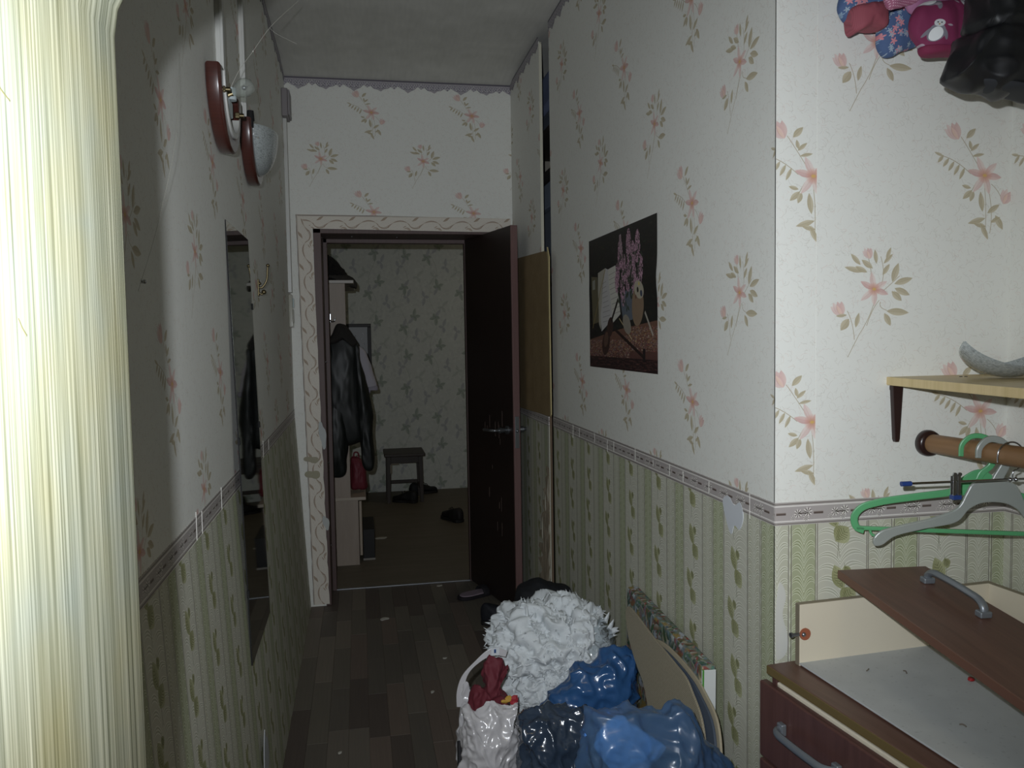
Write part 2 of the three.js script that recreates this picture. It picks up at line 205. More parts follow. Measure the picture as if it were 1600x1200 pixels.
const chestWood = wood([84, 58, 48], [114, 84, 71], 0.42, { stretch: 16, along: 'v', clearcoat: 0.12 }), chestWoodV = wood([74, 48, 44], [100, 68, 62], 0.42, { stretch: 18, clearcoat: 0.15 }), chestEdge = phys({ color: 0x6a5a36, roughness: 0.55 });
const cream = phys({ color: 0xd8cfba, roughness: 0.6 }), greyBoard = (() => { const t = dataTex(256, 256, (u, v) => { const k = fbm(u * 8, v * 8, 5, 4) * 10 + (noise(u * 60, v * 60, 2) > 0.55 ? -14 : 0); return [184 + k, 188 + k, 188 + k]; }); t.repeat.set(2, 2); return phys({ map: t, roughness: 0.55 }); })();
const shelfWood = wood([188, 166, 116], [216, 196, 150], 0.45, { stretch: 12, along: 'u' }), rodWood = wood([118, 88, 58], [146, 112, 78], 0.45, { stretch: 10, along: 'u' });
const chrome = std({ color: 0xb9bcc0, metalness: 1, roughness: 0.22 }), brass = std({ color: 0x776c52, metalness: 1, roughness: 0.4 }), steel = std({ color: 0x8f9296, metalness: 0.9, roughness: 0.38 });
const whitePlastic = phys({ color: 0xc9c9c4, roughness: 0.4 }), darkBrownPlastic = phys({ color: 0x2c1a18, roughness: 0.3 }), bluePlastic = phys({ color: 0x27407c, roughness: 0.4 });
const sconceWood = wood([54, 24, 20], [84, 42, 34], 0.22, { stretch: 10, clearcoat: 0.6 });
const floorPalette = [[106, 99, 90], [94, 88, 80], [116, 108, 97], [84, 75, 69], [102, 96, 86], [106, 94, 85]];
const plankMats = floorPalette.map(([r, g, b]) => wood([r - 10, g - 9, b - 8], [r + 9, g + 8, b + 7], 0.55, { w: 0.4, h: 1.1, stretch: 22 }));
const hallFloor = (() => { const t = dataTex(512, 512, (u, v) => { const k = fbm(u * 3, v * 26, 5, 4) * 11 + fbm(u * 5, v * 5, 8, 3) * 9; return [106 + k, 98 + k, 84 + k]; }); t.repeat.set(0.7, 0.7); return phys({ map: t, roughness: 0.6 }); })();

// ------------------------------------------------------------------ the setting
const XL = -0.34, XR = 0.856, ZE = -4.351, ZF = -1.555, CEIL = 2.77, BT = 1.06, BB = 1.011, NX = 1.415;
const up = (g, u0, v0 = 1.379) => wuv(g, UW, UH, u0, v0), lo = (g, u0 = 0, v0 = 0.02) => wuv(g, LW, LH, u0, v0);
const bord = (g, u0 = 0) => wuv(g, 0.087, 0.049, u0, BB);
const leanLeft = (g) => { const p = g.attributes.position; for (let i = 0; i < p.count; i++) if (p.getX(i) > -0.5 && p.getY(i) < BT) p.setX(i, p.getX(i) + 0.055 * (1 - Math.max(0, p.getY(i)) / BT)); g.computeVertexNormals(); return g; };
// cut-out lace strip along +x, hanging below y = 0
function laceStrip(len, ph = 0) { const pts = [[0, 0], [len, 0]]; const n = Math.round(len / 0.0175); for (let i = n; i >= 0; i--) { const k = i % 8, d = 0.03 + (k === 4 ? 0.03 : k === 3 || k === 5 ? 0.018 : k % 2 ? 0 : 0.013); pts.push([i * len / n, -(d + 0.003 * Math.sin(i * 5.1 + ph))]); } const g = new THREE.ExtrudeGeometry(shapeOf(pts), { depth: 0.0015, bevelEnabled: false }); return wuv(g, 0.14, 0.062, 0, 0.062 - 0.062); }
{ // floor: slab plus every plank of the corridor that shows
  const f = struct('floor'); obj('floor_base', wuv(bx(-1.9, -0.12, -4.66, 2.4, -0.004, 3.6), 0.9, 0.9), phys({ color: 0x6a5c50, roughness: 0.6 }), f);
  const pw = 0.073, lens = [0.36, 0.44, 0.52], geos = lens.map((l) => rb(0, -0.006, 0, pw - 0.0007, 0, l - 0.0009, 0.0005, 1));
  for (let i = 0; i < 16; i++) { let z = -4.605 + ((i * 0.37) % 1) * 0.25 - 0.25; let first = true; while (z < -1.62) { const k = Math.floor(rnd() * 3); let zz = z; if (zz < -4.605) { z += 0.0; } const m = obj('plank', geos[k], plankMats[Math.floor(rnd() * 6)], f); m.position.set(-0.29 + i * pw, rr(-0.0003, 0.0003), Math.max(z, -4.605)); z = Math.max(z, -4.605) + lens[k]; first = false; } }
  const h = struct('floor_hall'); obj('linoleum', wuv(bx(-1.0, -0.12, -7.7, 2.7, 0.002, -4.615)), hallFloor, h);
  const t = struct('trim_1'); obj('threshold_strip', rb(-0.2, -0.002, -4.622, 0.66, 0.006, -4.606, 0.003), steel, t);
}
{ // left wall, leaning out at its foot
  const w = struct('wall_left'); const z0 = ZE - 0.05, z1 = -0.5;
  obj('masonry', bx(-0.62, 0, z0, XL - 0.003, CEIL + 0.1, z1), masonry, w);
  obj('upper_wallpaper', up(new THREE.BoxGeometry(0.003, CEIL - BT + 0.06, z1 - z0, 1, 1, 1).translate(XL - 0.0015, (CEIL + BT + 0.06) / 2, (z0 + z1) / 2), 1.573 - 0.395, 1.343 - 0.375), paperU, w);
  obj('lower_wallpaper', leanLeft(lo(new THREE.BoxGeometry(0.003, BB, z1 - z0, 1, 8, 1).translate(XL - 0.0015, BB / 2, (z0 + z1) / 2))), paperL, w);
  obj('footing', leanLeft(wuv(new THREE.BoxGeometry(0.06, BB, z1 - z0, 1, 8, 1).translate(XL - 0.034, BB / 2, (z0 + z1) / 2))), masonry, w);
  obj('border_strip', bord(bx(XL - 0.001, BB, z0, XL + 0.0015, BT, z1)), paperB, w);
  for (const [z, h] of [[-1.74, 0.07], [-1.80, 0.05], [-2.05, 0.06], [-2.93, 0.07], [-3.1, 0.04]]) obj('paper_tear', bx(XL + 0.0012, 1.035 - h / 2, z, XL + 0.0024, 1.035 + h / 2, z + 0.004), phys({ color: 0xcfcdc6, roughness: 0.9 }), w);
  const l = obj('lace_strip', laceStrip(3.6), paperLace, w); l.rotation.y = Math.PI / 2; l.position.set(XL + 0.001, CEIL + 0.026, -0.75);
}
const wallR = struct('wall_right');
{ // right corridor wall: the side of the partition block between corridor and niche
  const zf = -3.53;
  obj('masonry', bx(XR + 0.004, 0, zf + 0.004, NX + 0.2, CEIL + 0.1, ZF - 0.004), masonry, wallR);
  obj('upper_wallpaper', up(bx(XR, BT, zf, XR + 0.004, CEIL + 0.035, ZF - 0.001), -1.987 - 0.395, 1.757 - 0.375), paperU, wallR);
  obj('lower_wallpaper', lo(bx(XR, 0, zf, XR + 0.004, BB, ZF - 0.001), 0.1), paperL, wallR);
  obj('border_strip', bord(bx(XR - 0.0015, BB, zf, XR + 0.004, BT, ZF - 0.001)), paperB, wallR);
  const l = obj('lace_strip', laceStrip(1.99, 2), paperLace, wallR); l.rotation.y = -Math.PI / 2; l.position.set(XR - 0.001, CEIL + 0.03, zf);
  // wallpaper torn off below the border, bare plaster showing
  const scar = smooth2([[0, 0.02], [0.03, 0.034], [0.06, 0.018], [0.09, 0.03], [0.105, 0], [0.085, -0.035], [0.06, -0.03], [0.045, -0.055], [0.02, -0.03]], 40).map(([x, y]) => [x, y]);
  const s = obj('torn_patch', plate(scar, 0.0016, 0.0004), phys({ color: 0xc6cace, roughness: 0.85 }), wallR); s.rotation.y = -Math.PI / 2; s.position.set(XR - 0.0012, 1.0, -1.80); s.userData.label = 'pale patch of bare plaster where the paper is torn off';
  for (let k = 0; k < 11; k++) { const z = -1.66 - k * 0.15 - rr(0, 0.09), h = rr(0.02, 0.05); obj('paper_tear', bx(XR - 0.0023, 1.035 - h / 2 + rr(-0.012, 0.012), z, XR - 0.0012, 1.035 + h / 2, z + rr(0.001, 0.0028)), phys({ color: 0xd2d0c8, roughness: 0.9 }), wallR); }
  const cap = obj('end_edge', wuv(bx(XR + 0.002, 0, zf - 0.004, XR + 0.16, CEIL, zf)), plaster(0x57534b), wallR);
}
{ // wall of the niche that faces the camera, in two strips of paper that do not meet in pattern
  const w = struct('wall_niche');
  const a = 0.949;
  obj('wallpaper_strip', up(bx(XR, BT, ZF - 0.004, a, CEIL, ZF), 0.936 - 0.395, 1.744 - 0.375), paperU, w);
  obj('wallpaper_strip', up(bx(a - 0.0005, BT, ZF - 0.004, NX, CEIL, ZF + 0.0005), 0.949), paperU, w);
  obj('lower_wallpaper', lo(bx(XR, 0, ZF - 0.004, NX, BB, ZF), 0.892), paperL, w);
  obj('border_strip', bord(bx(XR - 0.001, BB, ZF - 0.003, NX, BT, ZF + 0.0015), 0.02), paperB, w);
  const torn = smooth2([[0, 0], [0.02, 0.012], [0.024, 0.05], [0.012, 0.1], [0.02, 0.14], [0.006, 0.17], [-0.003, 0.12], [-0.004, 0.04]], 40); const t = obj('torn_patch', plate(torn, 0.0016, 0.0004), phys({ color: 0xc9c9c2, roughness: 0.9 }), w); t.position.set(0.862, 0.72, ZF + 0.0006);
  const r = struct('wall_niche_side'); obj('masonry', bx(NX + 0.003, 0, ZF - 0.2, NX + 0.2, CEIL + 0.1, -0.6), masonry, r);
  obj('upper_wallpaper', up(bx(NX, BT, ZF, NX + 0.003, CEIL, -0.6), -1.3), paperU, r); obj('lower_wallpaper', lo(bx(NX, 0, ZF, NX + 0.003, BB, -0.6)), paperL, r); obj('border_strip', bord(bx(NX - 0.0015, BB, ZF, NX + 0.003, BT, -0.6)), paperB, r);
}
{ // ceiling, coved down a little towards the end wall
  const c = struct('ceiling'); const n = 16, s = new THREE.Shape(); const zc = -4.02, rise = 0.03;
  s.moveTo(ZE - 0.3, CEIL); s.lineTo(ZE, CEIL); for (let i = 0; i <= n; i++) { const k = i / n; s.lineTo(ZE + (zc - ZE) * k, CEIL + rise * Math.sin(k * Math.PI / 2)); } s.lineTo(-0.6, CEIL + rise); s.lineTo(-0.6, CEIL + 0.3); s.lineTo(ZE - 0.3, CEIL + 0.3); s.closePath();
  const g = new THREE.ExtrudeGeometry(s, { depth: 2.1, bevelEnabled: false, curveSegments: 8 }); g.rotateY(-Math.PI / 2).translate(1.62, 0, 0); // shape x -> world z
  obj('whitewashed_slab', wuv(toCreasedNormals(g, 0.5), 1.3, 1.3), whitewash, c);
  const c2 = struct('ceiling_hall'); obj('slab', wuv(bx(-1.0, CEIL, -7.7, 2.7, CEIL + 0.2, -4.6)), whitewash, c2);
}
{ // end wall with the doorway
  const w = struct('wall_end'); const zb = -4.66;
  const s = new THREE.Shape(); s.moveTo(-1.0, 0); s.lineTo(-0.205, 0); s.lineTo(-0.218, 2.0); s.lineTo(0.735, 2.0); s.lineTo(0.735, 0); s.lineTo(2.7, 0); s.lineTo(2.7, CEIL + 0.1); s.lineTo(-1.0, CEIL + 0.1); s.closePath();
  obj('masonry', wuv(new THREE.ExtrudeGeometry(s, { depth: ZE - zb - 0.003, bevelEnabled: false }).translate(0, 0, zb)), masonry, w);
  const s2 = new THREE.Shape(); s2.moveTo(-0.345, 0); s2.lineTo(-0.205, 0); s2.lineTo(-0.218, 2.0); s2.lineTo(0.735, 2.0); s2.lineTo(0.735, 0); s2.lineTo(0.86, 0); s2.lineTo(0.86, CEIL); s2.lineTo(-0.345, CEIL); s2.closePath();
  obj('upper_wallpaper', up(new THREE.ExtrudeGeometry(s2, { depth: 0.003, bevelEnabled: false }).translate(0, 0, ZE - 0.003), -0.167 - 0.135, 2.357 - 0.13), paperU, w);
  const l = obj('lace_strip', laceStrip(1.19, 1), paperLace, w); l.position.set(XL, CEIL, ZE + 0.001);
  // wallpaper border pasted round the doorway, peeling and patched with glue on the left
  const top = new THREE.ExtrudeGeometry(shapeOf([[-0.302, 2.072], [0.83, 2.06], [0.83, 1.985], [-0.224, 1.998], [-0.302, 2.0]]), { depth: 0.002, bevelEnabled: false });
  obj('border_strip', wuv(top, 0.165, 0.08, 0, 2.068 - 0.08), paperCase, w).position.z = ZE;
  const left = []; const n = 44; for (let i = 0; i <= n; i++) { const y = 2.0 - i / n * 1.99; left.push([-0.222 + (i / n) * 0.034 + 0.0035 * Math.sin(i * 1.9) * (i / n), y]); } for (let i = n; i >= 0; i--) { const y = 2.072 - i / n * 2.062; left.push([-0.302 + (i / n) * 0.03 + 0.002 * Math.sin(i * 2.3), y]); }
  const lg = new THREE.ExtrudeGeometry(shapeOf(left), { depth: 0.0022, bevelEnabled: false }); { const p = lg.attributes.position, uv = new Float32Array(p.count * 2); for (let i = 0; i < p.count; i++) { const lx = -0.302 + 0.03 * (2.072 - p.getY(i)) / 2.07; uv[2 * i] = p.getY(i) / 0.165; uv[2 * i + 1] = 1 - (p.getX(i) - lx) / 0.084; } lg.setAttribute('uv', new THREE.BufferAttribute(uv, 2)); }
  obj('border_strip', lg, paperCase, w).position.z = ZE;
  for (const [x, y, sx, sy, col] of [[-0.20, 0.92, 0.016, 0.07, 0xb9bdbc], [-0.262, 0.79, 0.03, 0.02, 0xa8a28e], [-0.258, 0.71, 0.03, 0.026, 0xa5a08a], [-0.196, 0.45, 0.014, 0.04, 0xbabdba]]) { const pts = []; for (let k = 0; k < 14; k++) { const a = k / 14 * 6.283, r = 1 + 0.35 * Math.sin(k * 5.3 + x * 90); pts.push([x + Math.cos(a) * sx * r, y + Math.sin(a) * sy * r]); } const m = obj('torn_patch', plate(smooth2(pts, 36), 0.0014, 0.0004), phys({ color: col, roughness: 0.9 }), w); m.position.z = ZE + 0.0026; }
}
{ // papered partition of boards beside the door, with a gap to the corridor wall
  const w = struct('wall_panel'); const x = 0.84, zb = ZE + 0.002;
  obj('upper_board', bx(x + 0.003, BT, zb, x + 0.012, 2.755, -3.657), phys({ color: 0xb9b6a4, roughness: 0.8 }), w);
  obj('upper_wallpaper', up(bx(x, BT, zb, x + 0.003, 2.76, -3.66), -2.4, 1.35), paperU, w);
  obj('board_edge', rb(x - 0.001, BT + 0.02, -3.657, x + 0.013, 2.745, -3.651, 0.002), phys({ color: 0xcac7b4, roughness: 0.7 }), w);
  obj('lower_board', bx(x + 0.003, 0, zb, x + 0.014, BT, -3.548), phys({ color: 0x6b5a48, roughness: 0.9 }), w);
  obj('lower_wallpaper', lo(bx(x, 0, zb, x + 0.003, BB, -3.55), 0.03), paperL, w);
  obj('border_strip', bord(bx(x - 0.0015, BB, zb, x + 0.003, BT, -3.55)), paperB, w);
  const l = obj('lace_strip', laceStrip(0.68, 3), paperLace, w); l.rotation.y = -Math.PI / 2; l.position.set(x - 0.001, CEIL + 0.012, zb);
  // strip where paper and board are torn down to the fibres
  const pts = [], n = 40; for (let i = 0; i <= n; i++) pts.push([0, 0.02 + 0.8 * i / n]); for (let i = n; i >= 0; i--) { const k = i / n; pts.push([-(0.05 + 0.2 * Math.sin(Math.PI * Math.min(1, 0.18 + k * 0.85)) * (0.75 + 0.25 * Math.sin(i * 1.7)) + 0.02 * Math.sin(i * 4.1)), 0.02 + 0.8 * k]); }
  const rough = (() => { const t = dataTex(192, 384, (u, v) => { const k = fbm(u * 9, v * 5, 11, 4), q = noise(u * 40, v * 9, 3); const m = q > 0.28 ? 46 : 0; return [160 + 60 * k + m, 146 + 54 * k + m, 126 + 48 * k + m]; }); t.repeat.set(4, 1.6); return phys({ map: t, roughness: 0.95, bumpMap: noiseBump, bumpScale: 0.003 }); })();
  const t = obj('torn_patch', plate(pts, 0.0018, 0.0005), rough, w); t.rotation.y = -Math.PI / 2; t.position.set(x - 0.0012, 0, -3.556); t.userData.label = 'brown torn strip where paper and board are ripped away';
  for (let k = 0; k < 9; k++) { const f = obj('paper_shred', plate(smooth2([[0, 0], [0.006, 0.02], [0.002, 0.05 + 0.03 * (k % 3)], [-0.005, 0.03]], 16), 0.001, 0.0003), phys({ color: 0xbcb8a8, roughness: 0.9 }), w); f.rotation.set(0, -Math.PI / 2 + 0.4, 0); f.position.set(x - 0.003, 0.06 + k * 0.075 + 0.02 * (k % 2), -3.56 - (k % 3) * 0.07 * (k % 2 ? 1 : 0.1)); }
  const s = struct('wall_cupboard'); // the cavity behind the partition
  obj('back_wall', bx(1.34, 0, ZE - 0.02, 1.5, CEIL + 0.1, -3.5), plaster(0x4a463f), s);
}
{ // arch between the room of the camera and the corridor
  const w = struct('wall_arch'); const za = -0.657, zb = -0.33, s = new THREE.Shape(), h = new THREE.Path();
  s.moveTo(-1.9, 0); s.lineTo(-0.17, 0); s.lineTo(-0.17, 1.645); const n = 36; for (let i = 1; i < n; i++) { const a = Math.PI - i / n * Math.PI; s.lineTo(0.6225 + 0.7925 * Math.cos(a), 1.645 + 0.22 * Math.sin(a)); } s.lineTo(NX, 1.645); s.lineTo(NX, 0); s.lineTo(2.4, 0); s.lineTo(2.4, CEIL + 0.3); s.lineTo(-1.9, CEIL + 0.3); s.closePath();
  const g = new THREE.ExtrudeGeometry(s, { depth: zb - za - 0.012, bevelEnabled: true, bevelSize: 0.006, bevelThickness: 0.006, bevelSegments: 3, bevelOffset: -0.006 }).translate(0, 0, za + 0.006);
  { const q = g.attributes.position; for (let i = 0; i < q.count; i++) if (q.getX(i) < 0 && q.getX(i) > -0.3) q.setX(i, q.getX(i) - 0.034 * (q.getZ(i) - za) / (zb - za)); g.computeVertexNormals(); }
  obj('papered_arch', wuv(toCreasedNormals(g, 0.7)), paperGold, w);
  const marks = [[1.66, -0.43, 0.011, 2.3], [1.66, -0.475, 0.014, 2.5], [1.72, -0.475, 0.012, 1.6], [1.56, -0.49, 0.02, 2.6], [1.555, -0.45, 0.016, 2.9], [1.54, -0.42, 0.012, 3.3], [1.43, -0.5, 0.012, 2.2]];
  marks.forEach(([y, z, l, a]) => { const m = obj('pencil_mark', plate(ribbon([[-l / 2, 0], [0, l * 0.06], [l / 2, 0]], 0.0011, 8), 0.0003, 0.0001), phys({ color: 0x7a774f, roughness: 0.9 }), w); m.rotation.set(0, Math.PI / 2, 0); m.rotateZ(a); m.position.set(-0.1698 - 0.034 * (z - za) / (zb - za), y, z); m.rotation.y += 0.104; });
}
{ // the room behind the camera and the entrance hall beyond the door
  const r = struct('wall_back_room'); obj('rear_wall', bx(-1.9, 0, 3.4, 2.4, CEIL + 0.1, 3.6), roomWall, r); obj('side_wall', bx(-1.9, 0, -0.34, -1.7, CEIL + 0.1, 3.5), roomWall, r); obj('side_wall', bx(2.2, 0, -0.34, 2.4, CEIL + 0.1, 3.5), roomWall, r);
  const c = struct('ceiling_back_room'); obj('slab', wuv(bx(-1.9, CEIL, -0.62, 2.4, CEIL + 0.2, 3.6)), whitewash, c);
  const h = struct('wall_hall'); obj('far_wall', wuv(bx(-1.0, 0, -7.7, 2.7, CEIL + 0.1, -7.51)), paperVine, h); obj('left_wall', wuv(bx(-1.0, 0, -7.6, -0.432, CEIL + 0.1, -4.6)), paperVine, h); obj('right_wall', wuv(bx(2.5, 0, -7.6, 2.7, CEIL + 0.1, -4.6)), paperVine, h);
}
const shadeLamp = (name, label, x, z, r, glow, light, dz) => { // flat round ceiling fitting with its area light
  const t = thing(name, label, 'ceiling lamp', [x, CEIL, z]); obj('base', cyl(r * 0.5, r * 0.5, 0.03, [0, -0.015, 0]), whitePlastic, t);
  obj('lamp_shade', new THREE.LatheGeometry([[0.001, -0.07], [r * 0.6, -0.065], [r * 0.92, -0.045], [r, -0.03], [0.001, -0.03]].map(([a, b]) => new THREE.Vector2(a, b)), 40), std({ color: 0xd8d0bc, emissive: glow, emissiveIntensity: 1.2 }), t);
  light.position.set(x, CEIL - 0.078, z); light.lookAt(x, 0, z); light.castShadow = true; scene.add(light); return t;
};
shadeLamp('ceiling_lamp', 'round frosted ceiling lamp in the room behind the camera', 0.9, 1.1, 0.28, ROOM_LAMP.colour, roomLamp);
shadeLamp('ceiling_lamp', 'round frosted ceiling lamp of the entrance hall beyond the door', 1.4, -6.0, 0.22, HALL_LAMP.colour, hallLamp);
{ // the compact camera: body behind the viewpoint, its flash window up and to the left of the lens
  const t = thing('compact_camera', 'small black compact camera with its flash firing', 'camera'); t.position.copy(camera.position); t.quaternion.copy(camera.quaternion);
  obj('body', new RoundedBoxGeometry(0.14, 0.12, 0.026, 3, 0.008).translate(0, 0.025, 0.024), blackMat, t); obj('lens_barrel', new THREE.LatheGeometry([[0.014, 0.0], [0.022, 0.0], [0.022, -0.008], [0.014, -0.008], [0.014, 0.0]].map(([a, b]) => new THREE.Vector2(a, b)), 32).rotateX(Math.PI / 2).translate(0, 0, 0.012), blackMat, t);
  obj('flash_window', bx(-0.063, 0.062, 0.009, -0.037, 0.082, 0.0115), std({ color: 0xffffff, emissive: FLASH.colour, emissiveIntensity: 3 }), t);
  flash.position.set(-0.054, 0.072, 0.008).applyQuaternion(camera.quaternion).add(camera.position); flash.target.position.copy(V(-0.054, 0.072, -3).applyQuaternion(camera.quaternion).add(camera.position)); flash.castShadow = true; scene.add(flash, flash.target);
}
// ------------------------------------------------------------------ the door
{
  const d = struct('door_1');
  obj('door_frame', [rb(-0.219, 0, -4.655, -0.178, 2.0, -4.353, 0.003), rb(-0.19, 0, -4.645, -0.157, 1.985, -4.6, 0.003)], frameWood, d);
  obj('door_frame', [rb(0.605, 0, -4.655, 0.736, 2.0, -4.6, 0.003), rb(0.705, 0, -4.6, 0.736, 2.0, -4.353, 0.003)], frameWood, d);
  obj('lintel', [rb(-0.219, 1.974, -4.655, 0.736, 2.0, -4.353, 0.003), rb(-0.18, 1.953, -4.645, 0.62, 1.985, -4.6, 0.003)], frameWood, d);
  for (const [x, y, z] of [[-0.1765, 1.96, -4.42], [-0.1765, 1.3, -4.5], [-0.1765, 0.75, -4.48], [-0.1765, 0.3, -4.46], [-0.02, 1.971, -4.45], [0.22, 1.971, -4.47]]) obj('screw', ball(0.004, [x, y, z], 10), chrome, d);
  const leaf = obj('door_leaf', rb(0, 0.012, 0.002, 0.034, 1.972, 0.64, 0.003), doorWood, d); leaf.position.set(0.606, 0, -4.588); leaf.rotation.y = Math.atan2(0.149, 0.635);
  obj('leaf_edge', rb(-0.0005, 0.012, 0.64, 0.0345, 1.972, 0.652, 0.002), leafEdge, leaf);
  obj('door_handle', [cyl(0.006, 0.006, 0.2, [0.017, 0.945, 0.575], 'x'), cyl(0.022, 0.022, 0.008, [-0.004, 0.945, 0.575], 'x', 28), cyl(0.022, 0.022, 0.008, [0.038, 0.945, 0.575], 'x', 28), tube([[-0.05, 0.945, 0.575], [-0.075, 0.946, 0.574], [-0.088, 0.946, 0.56], [-0.09, 0.943, 0.5], [-0.088, 0.941, 0.465]], 0.008), tube([[0.08, 0.945, 0.575], [0.105, 0.945, 0.57], [0.112, 0.943, 0.52], [0.11, 0.942, 0.47]], 0.008), new THREE.CylinderGeometry(0.008, 0.016, 0.045, 20).rotateZ(Math.PI / 2).translate(0.063, 0.945, 0.575), new THREE.CylinderGeometry(0.016, 0.008, 0.045, 20).rotateZ(Math.PI / 2).translate(-0.028, 0.945, 0.575)], steel, leaf);
  obj('lock_plate', [rb(0.006, 0.86, 0.6515, 0.028, 1.02, 0.654, 0.001), ball(0.0085, [0.017, 0.947, 0.654], 14)], steel, leaf);
  const scuffs = []; for (let i = 0; i < 14; i++) { const y = rr(0.25, 1.05), z = rr(0.25, 0.55), l = rr(0.02, 0.09); scuffs.push(bx(-0.0006, y, z, 0.001, y + l, z + rr(0.002, 0.006))); } obj('scratch', scuffs, phys({ color: 0x6a5a54, roughness: 0.7 }), leaf);
}

// ------------------------------------------------------------------ things on the left wall
const mottled = (() => { const t = dataTex(320, 320, (u, v) => { const k = ridge(u * 26, v * 26, 2) * 24 + noise(u * 70, v * 70, 5) * 26; return [160 + k, 166 + k, 165 + k]; }); const b = t.clone(); b.colorSpace = THREE.NoColorSpace; b.needsUpdate = true; return phys({ map: t, bumpMap: b, bumpScale: 0.002, roughness: 0.25, transmission: 0.25, clearcoat: 0.6, side: THREE.DoubleSide }); })();
const halfDisc = (R, n = 40) => { const p = []; for (let i = 0; i <= n; i++) { const a = Math.PI + Math.PI * i / n; p.push([Math.cos(a) * R, Math.sin(a) * R]); } return p; };
const uShape = (R, r) => { const o = halfDisc(R), q = halfDisc(r).reverse(); return [[-R, 0.008], ...o, [R, 0.008], [r, 0.008], ...q, [-r, 0.008]]; };
const glassBowl = (R, depth, thick = 0.004) => { const g = (rr_, s) => { const q = new THREE.SphereGeometry(rr_, 40, 16, 0, Math.PI, Math.PI / 2, Math.PI / 2); q.scale(1, 1, depth / R); if (s < 0) { const ix = q.index.array; for (let i = 0; i < ix.length; i += 3) { const t = ix[i]; ix[i] = ix[i + 1]; ix[i + 1] = t; } q.computeVertexNormals(); } return q; }; return [g(R, 1), g(R - thick, -1)]; };
function sconce(z, y, label, glass) {
  const t = thing('wall_sconce', label, 'wall lamp', [XL + 0.001, y, z], Math.PI / 2, 'half round wooden wall lamps');
  obj('wooden_plate', [toCreasedNormals(new THREE.ExtrudeGeometry(shapeOf(uShape(0.168, 0.128)), { depth: 0.02, bevelEnabled: true, bevelSize: 0.008, bevelThickness: 0.008, bevelSegments: 5, bevelOffset: -0.008 }).translate(0, 0, 0.008), 0.7)], sconceWood, t);
  obj('back_plate', new THREE.ExtrudeGeometry(shapeOf([[-0.135, 0.004], ...halfDisc(0.135), [0.135, 0.004]]), { depth: 0.012, bevelEnabled: false }), phys({ color: glass ? 0x7a7166 : 0x8a8174, roughness: 0.5 }), t);
  for (const s of [-1, 1]) obj('clip', [rb(s * 0.118 - 0.007, -0.05, 0.026, s * 0.118 + 0.007, -0.034, 0.04, 0.003), cyl(0.006, 0.006, 0.012, [s * 0.118, -0.042, 0.044], 'z')], brass, t);
  return t;
}
{
  const a = sconce(-2.205, 2.072, 'half round wooden wall lamp without its glass, bare clear bulb showing', false);
  obj('reflector_rim', new THREE.ExtrudeGeometry(shapeOf(ribbon(halfDisc(0.122).slice(0, 34), 0.014, 50)), { depth: 0.02, bevelEnabled: false }).translate(0, 0, 0.02), whitePlastic, a);
  obj('lamp_holder', [rb(-0.035, -0.075, 0.012, 0.03, -0.035, 0.034, 0.004), cyl(0.013, 0.013, 0.03, [0.0, -0.02, 0.035], 'y')], phys({ color: 0xb8c2c4, roughness: 0.4 }), a);
  const b = obj('bulb', new THREE.LatheGeometry([[0.0005, 0.062], [0.012, 0.06], [0.02, 0.052], [0.0235, 0.04], [0.022, 0.028], [0.015, 0.014], [0.01, 0.006], [0.01, 0]].map(([r, y]) => new THREE.Vector2(r, y)).reverse(), 28), phys({ color: 0xe9ece8, roughness: 0.03, transmission: 0.85, ior: 1.5, clearcoat: 1 }), a); b.rotation.x = 1.1; b.position.set(-0.005, -0.02, 0.036); obj('bulb_cap', cyl(0.011, 0.011, 0.022, [0, -0.008, 0]), brass, b); obj('filament', [tube([[-0.006, 0.03, 0], [-0.004, 0.044, 0], [0.004, 0.044, 0], [0.006, 0.03, 0]], 0.0008, 12, 5), ball(0.006, [0, 0.036, 0], 10)], steel, b);
  const c = sconce(-2.77, 2.094, 'half round wooden wall lamp with its mottled glass shade in place', true);
  const gs = obj('glass_shade', glassBowl(0.135, 0.068), mottled, c); gs.position.set(0, -0.004, 0.03);
  obj('socket', [cyl(0.01, 0.012, 0.03, [-0.15, 0.015, 0.032]), rb(-0.163, -0.02, 0.026, -0.14, 0.004, 0.04, 0.004)], blackMat, c);
}
tag(obj('cable_trunking', [rb(XL, 2.05, -2.242, XL + 0.018, 2.845, -2.216, 0.002), rb(XL + 0.012, 2.05, -2.245, XL + 0.02, 2.845, -2.213, 0.002)], whitePlastic), 'white cable trunking rising above the wall lamp with the bare bulb', 'trunking');
tag(obj('cable_trunking', [rb(XL, 2.09, -2.69, XL + 0.014, 2.845, -2.668, 0.002), rb(XL + 0.009, 2.09, -2.692, XL + 0.016, 2.845, -2.666, 0.002)], whitePlastic), 'white cable trunking rising above the wall lamp with the glass shade', 'trunking');
tag(obj('cable_conduit', [rb(XL, 1.66, -4.232, XL + 0.018, 2.53, -4.206, 0.002)], whitePlastic), 'white conduit running down the left wall beside the doorway', 'conduit');
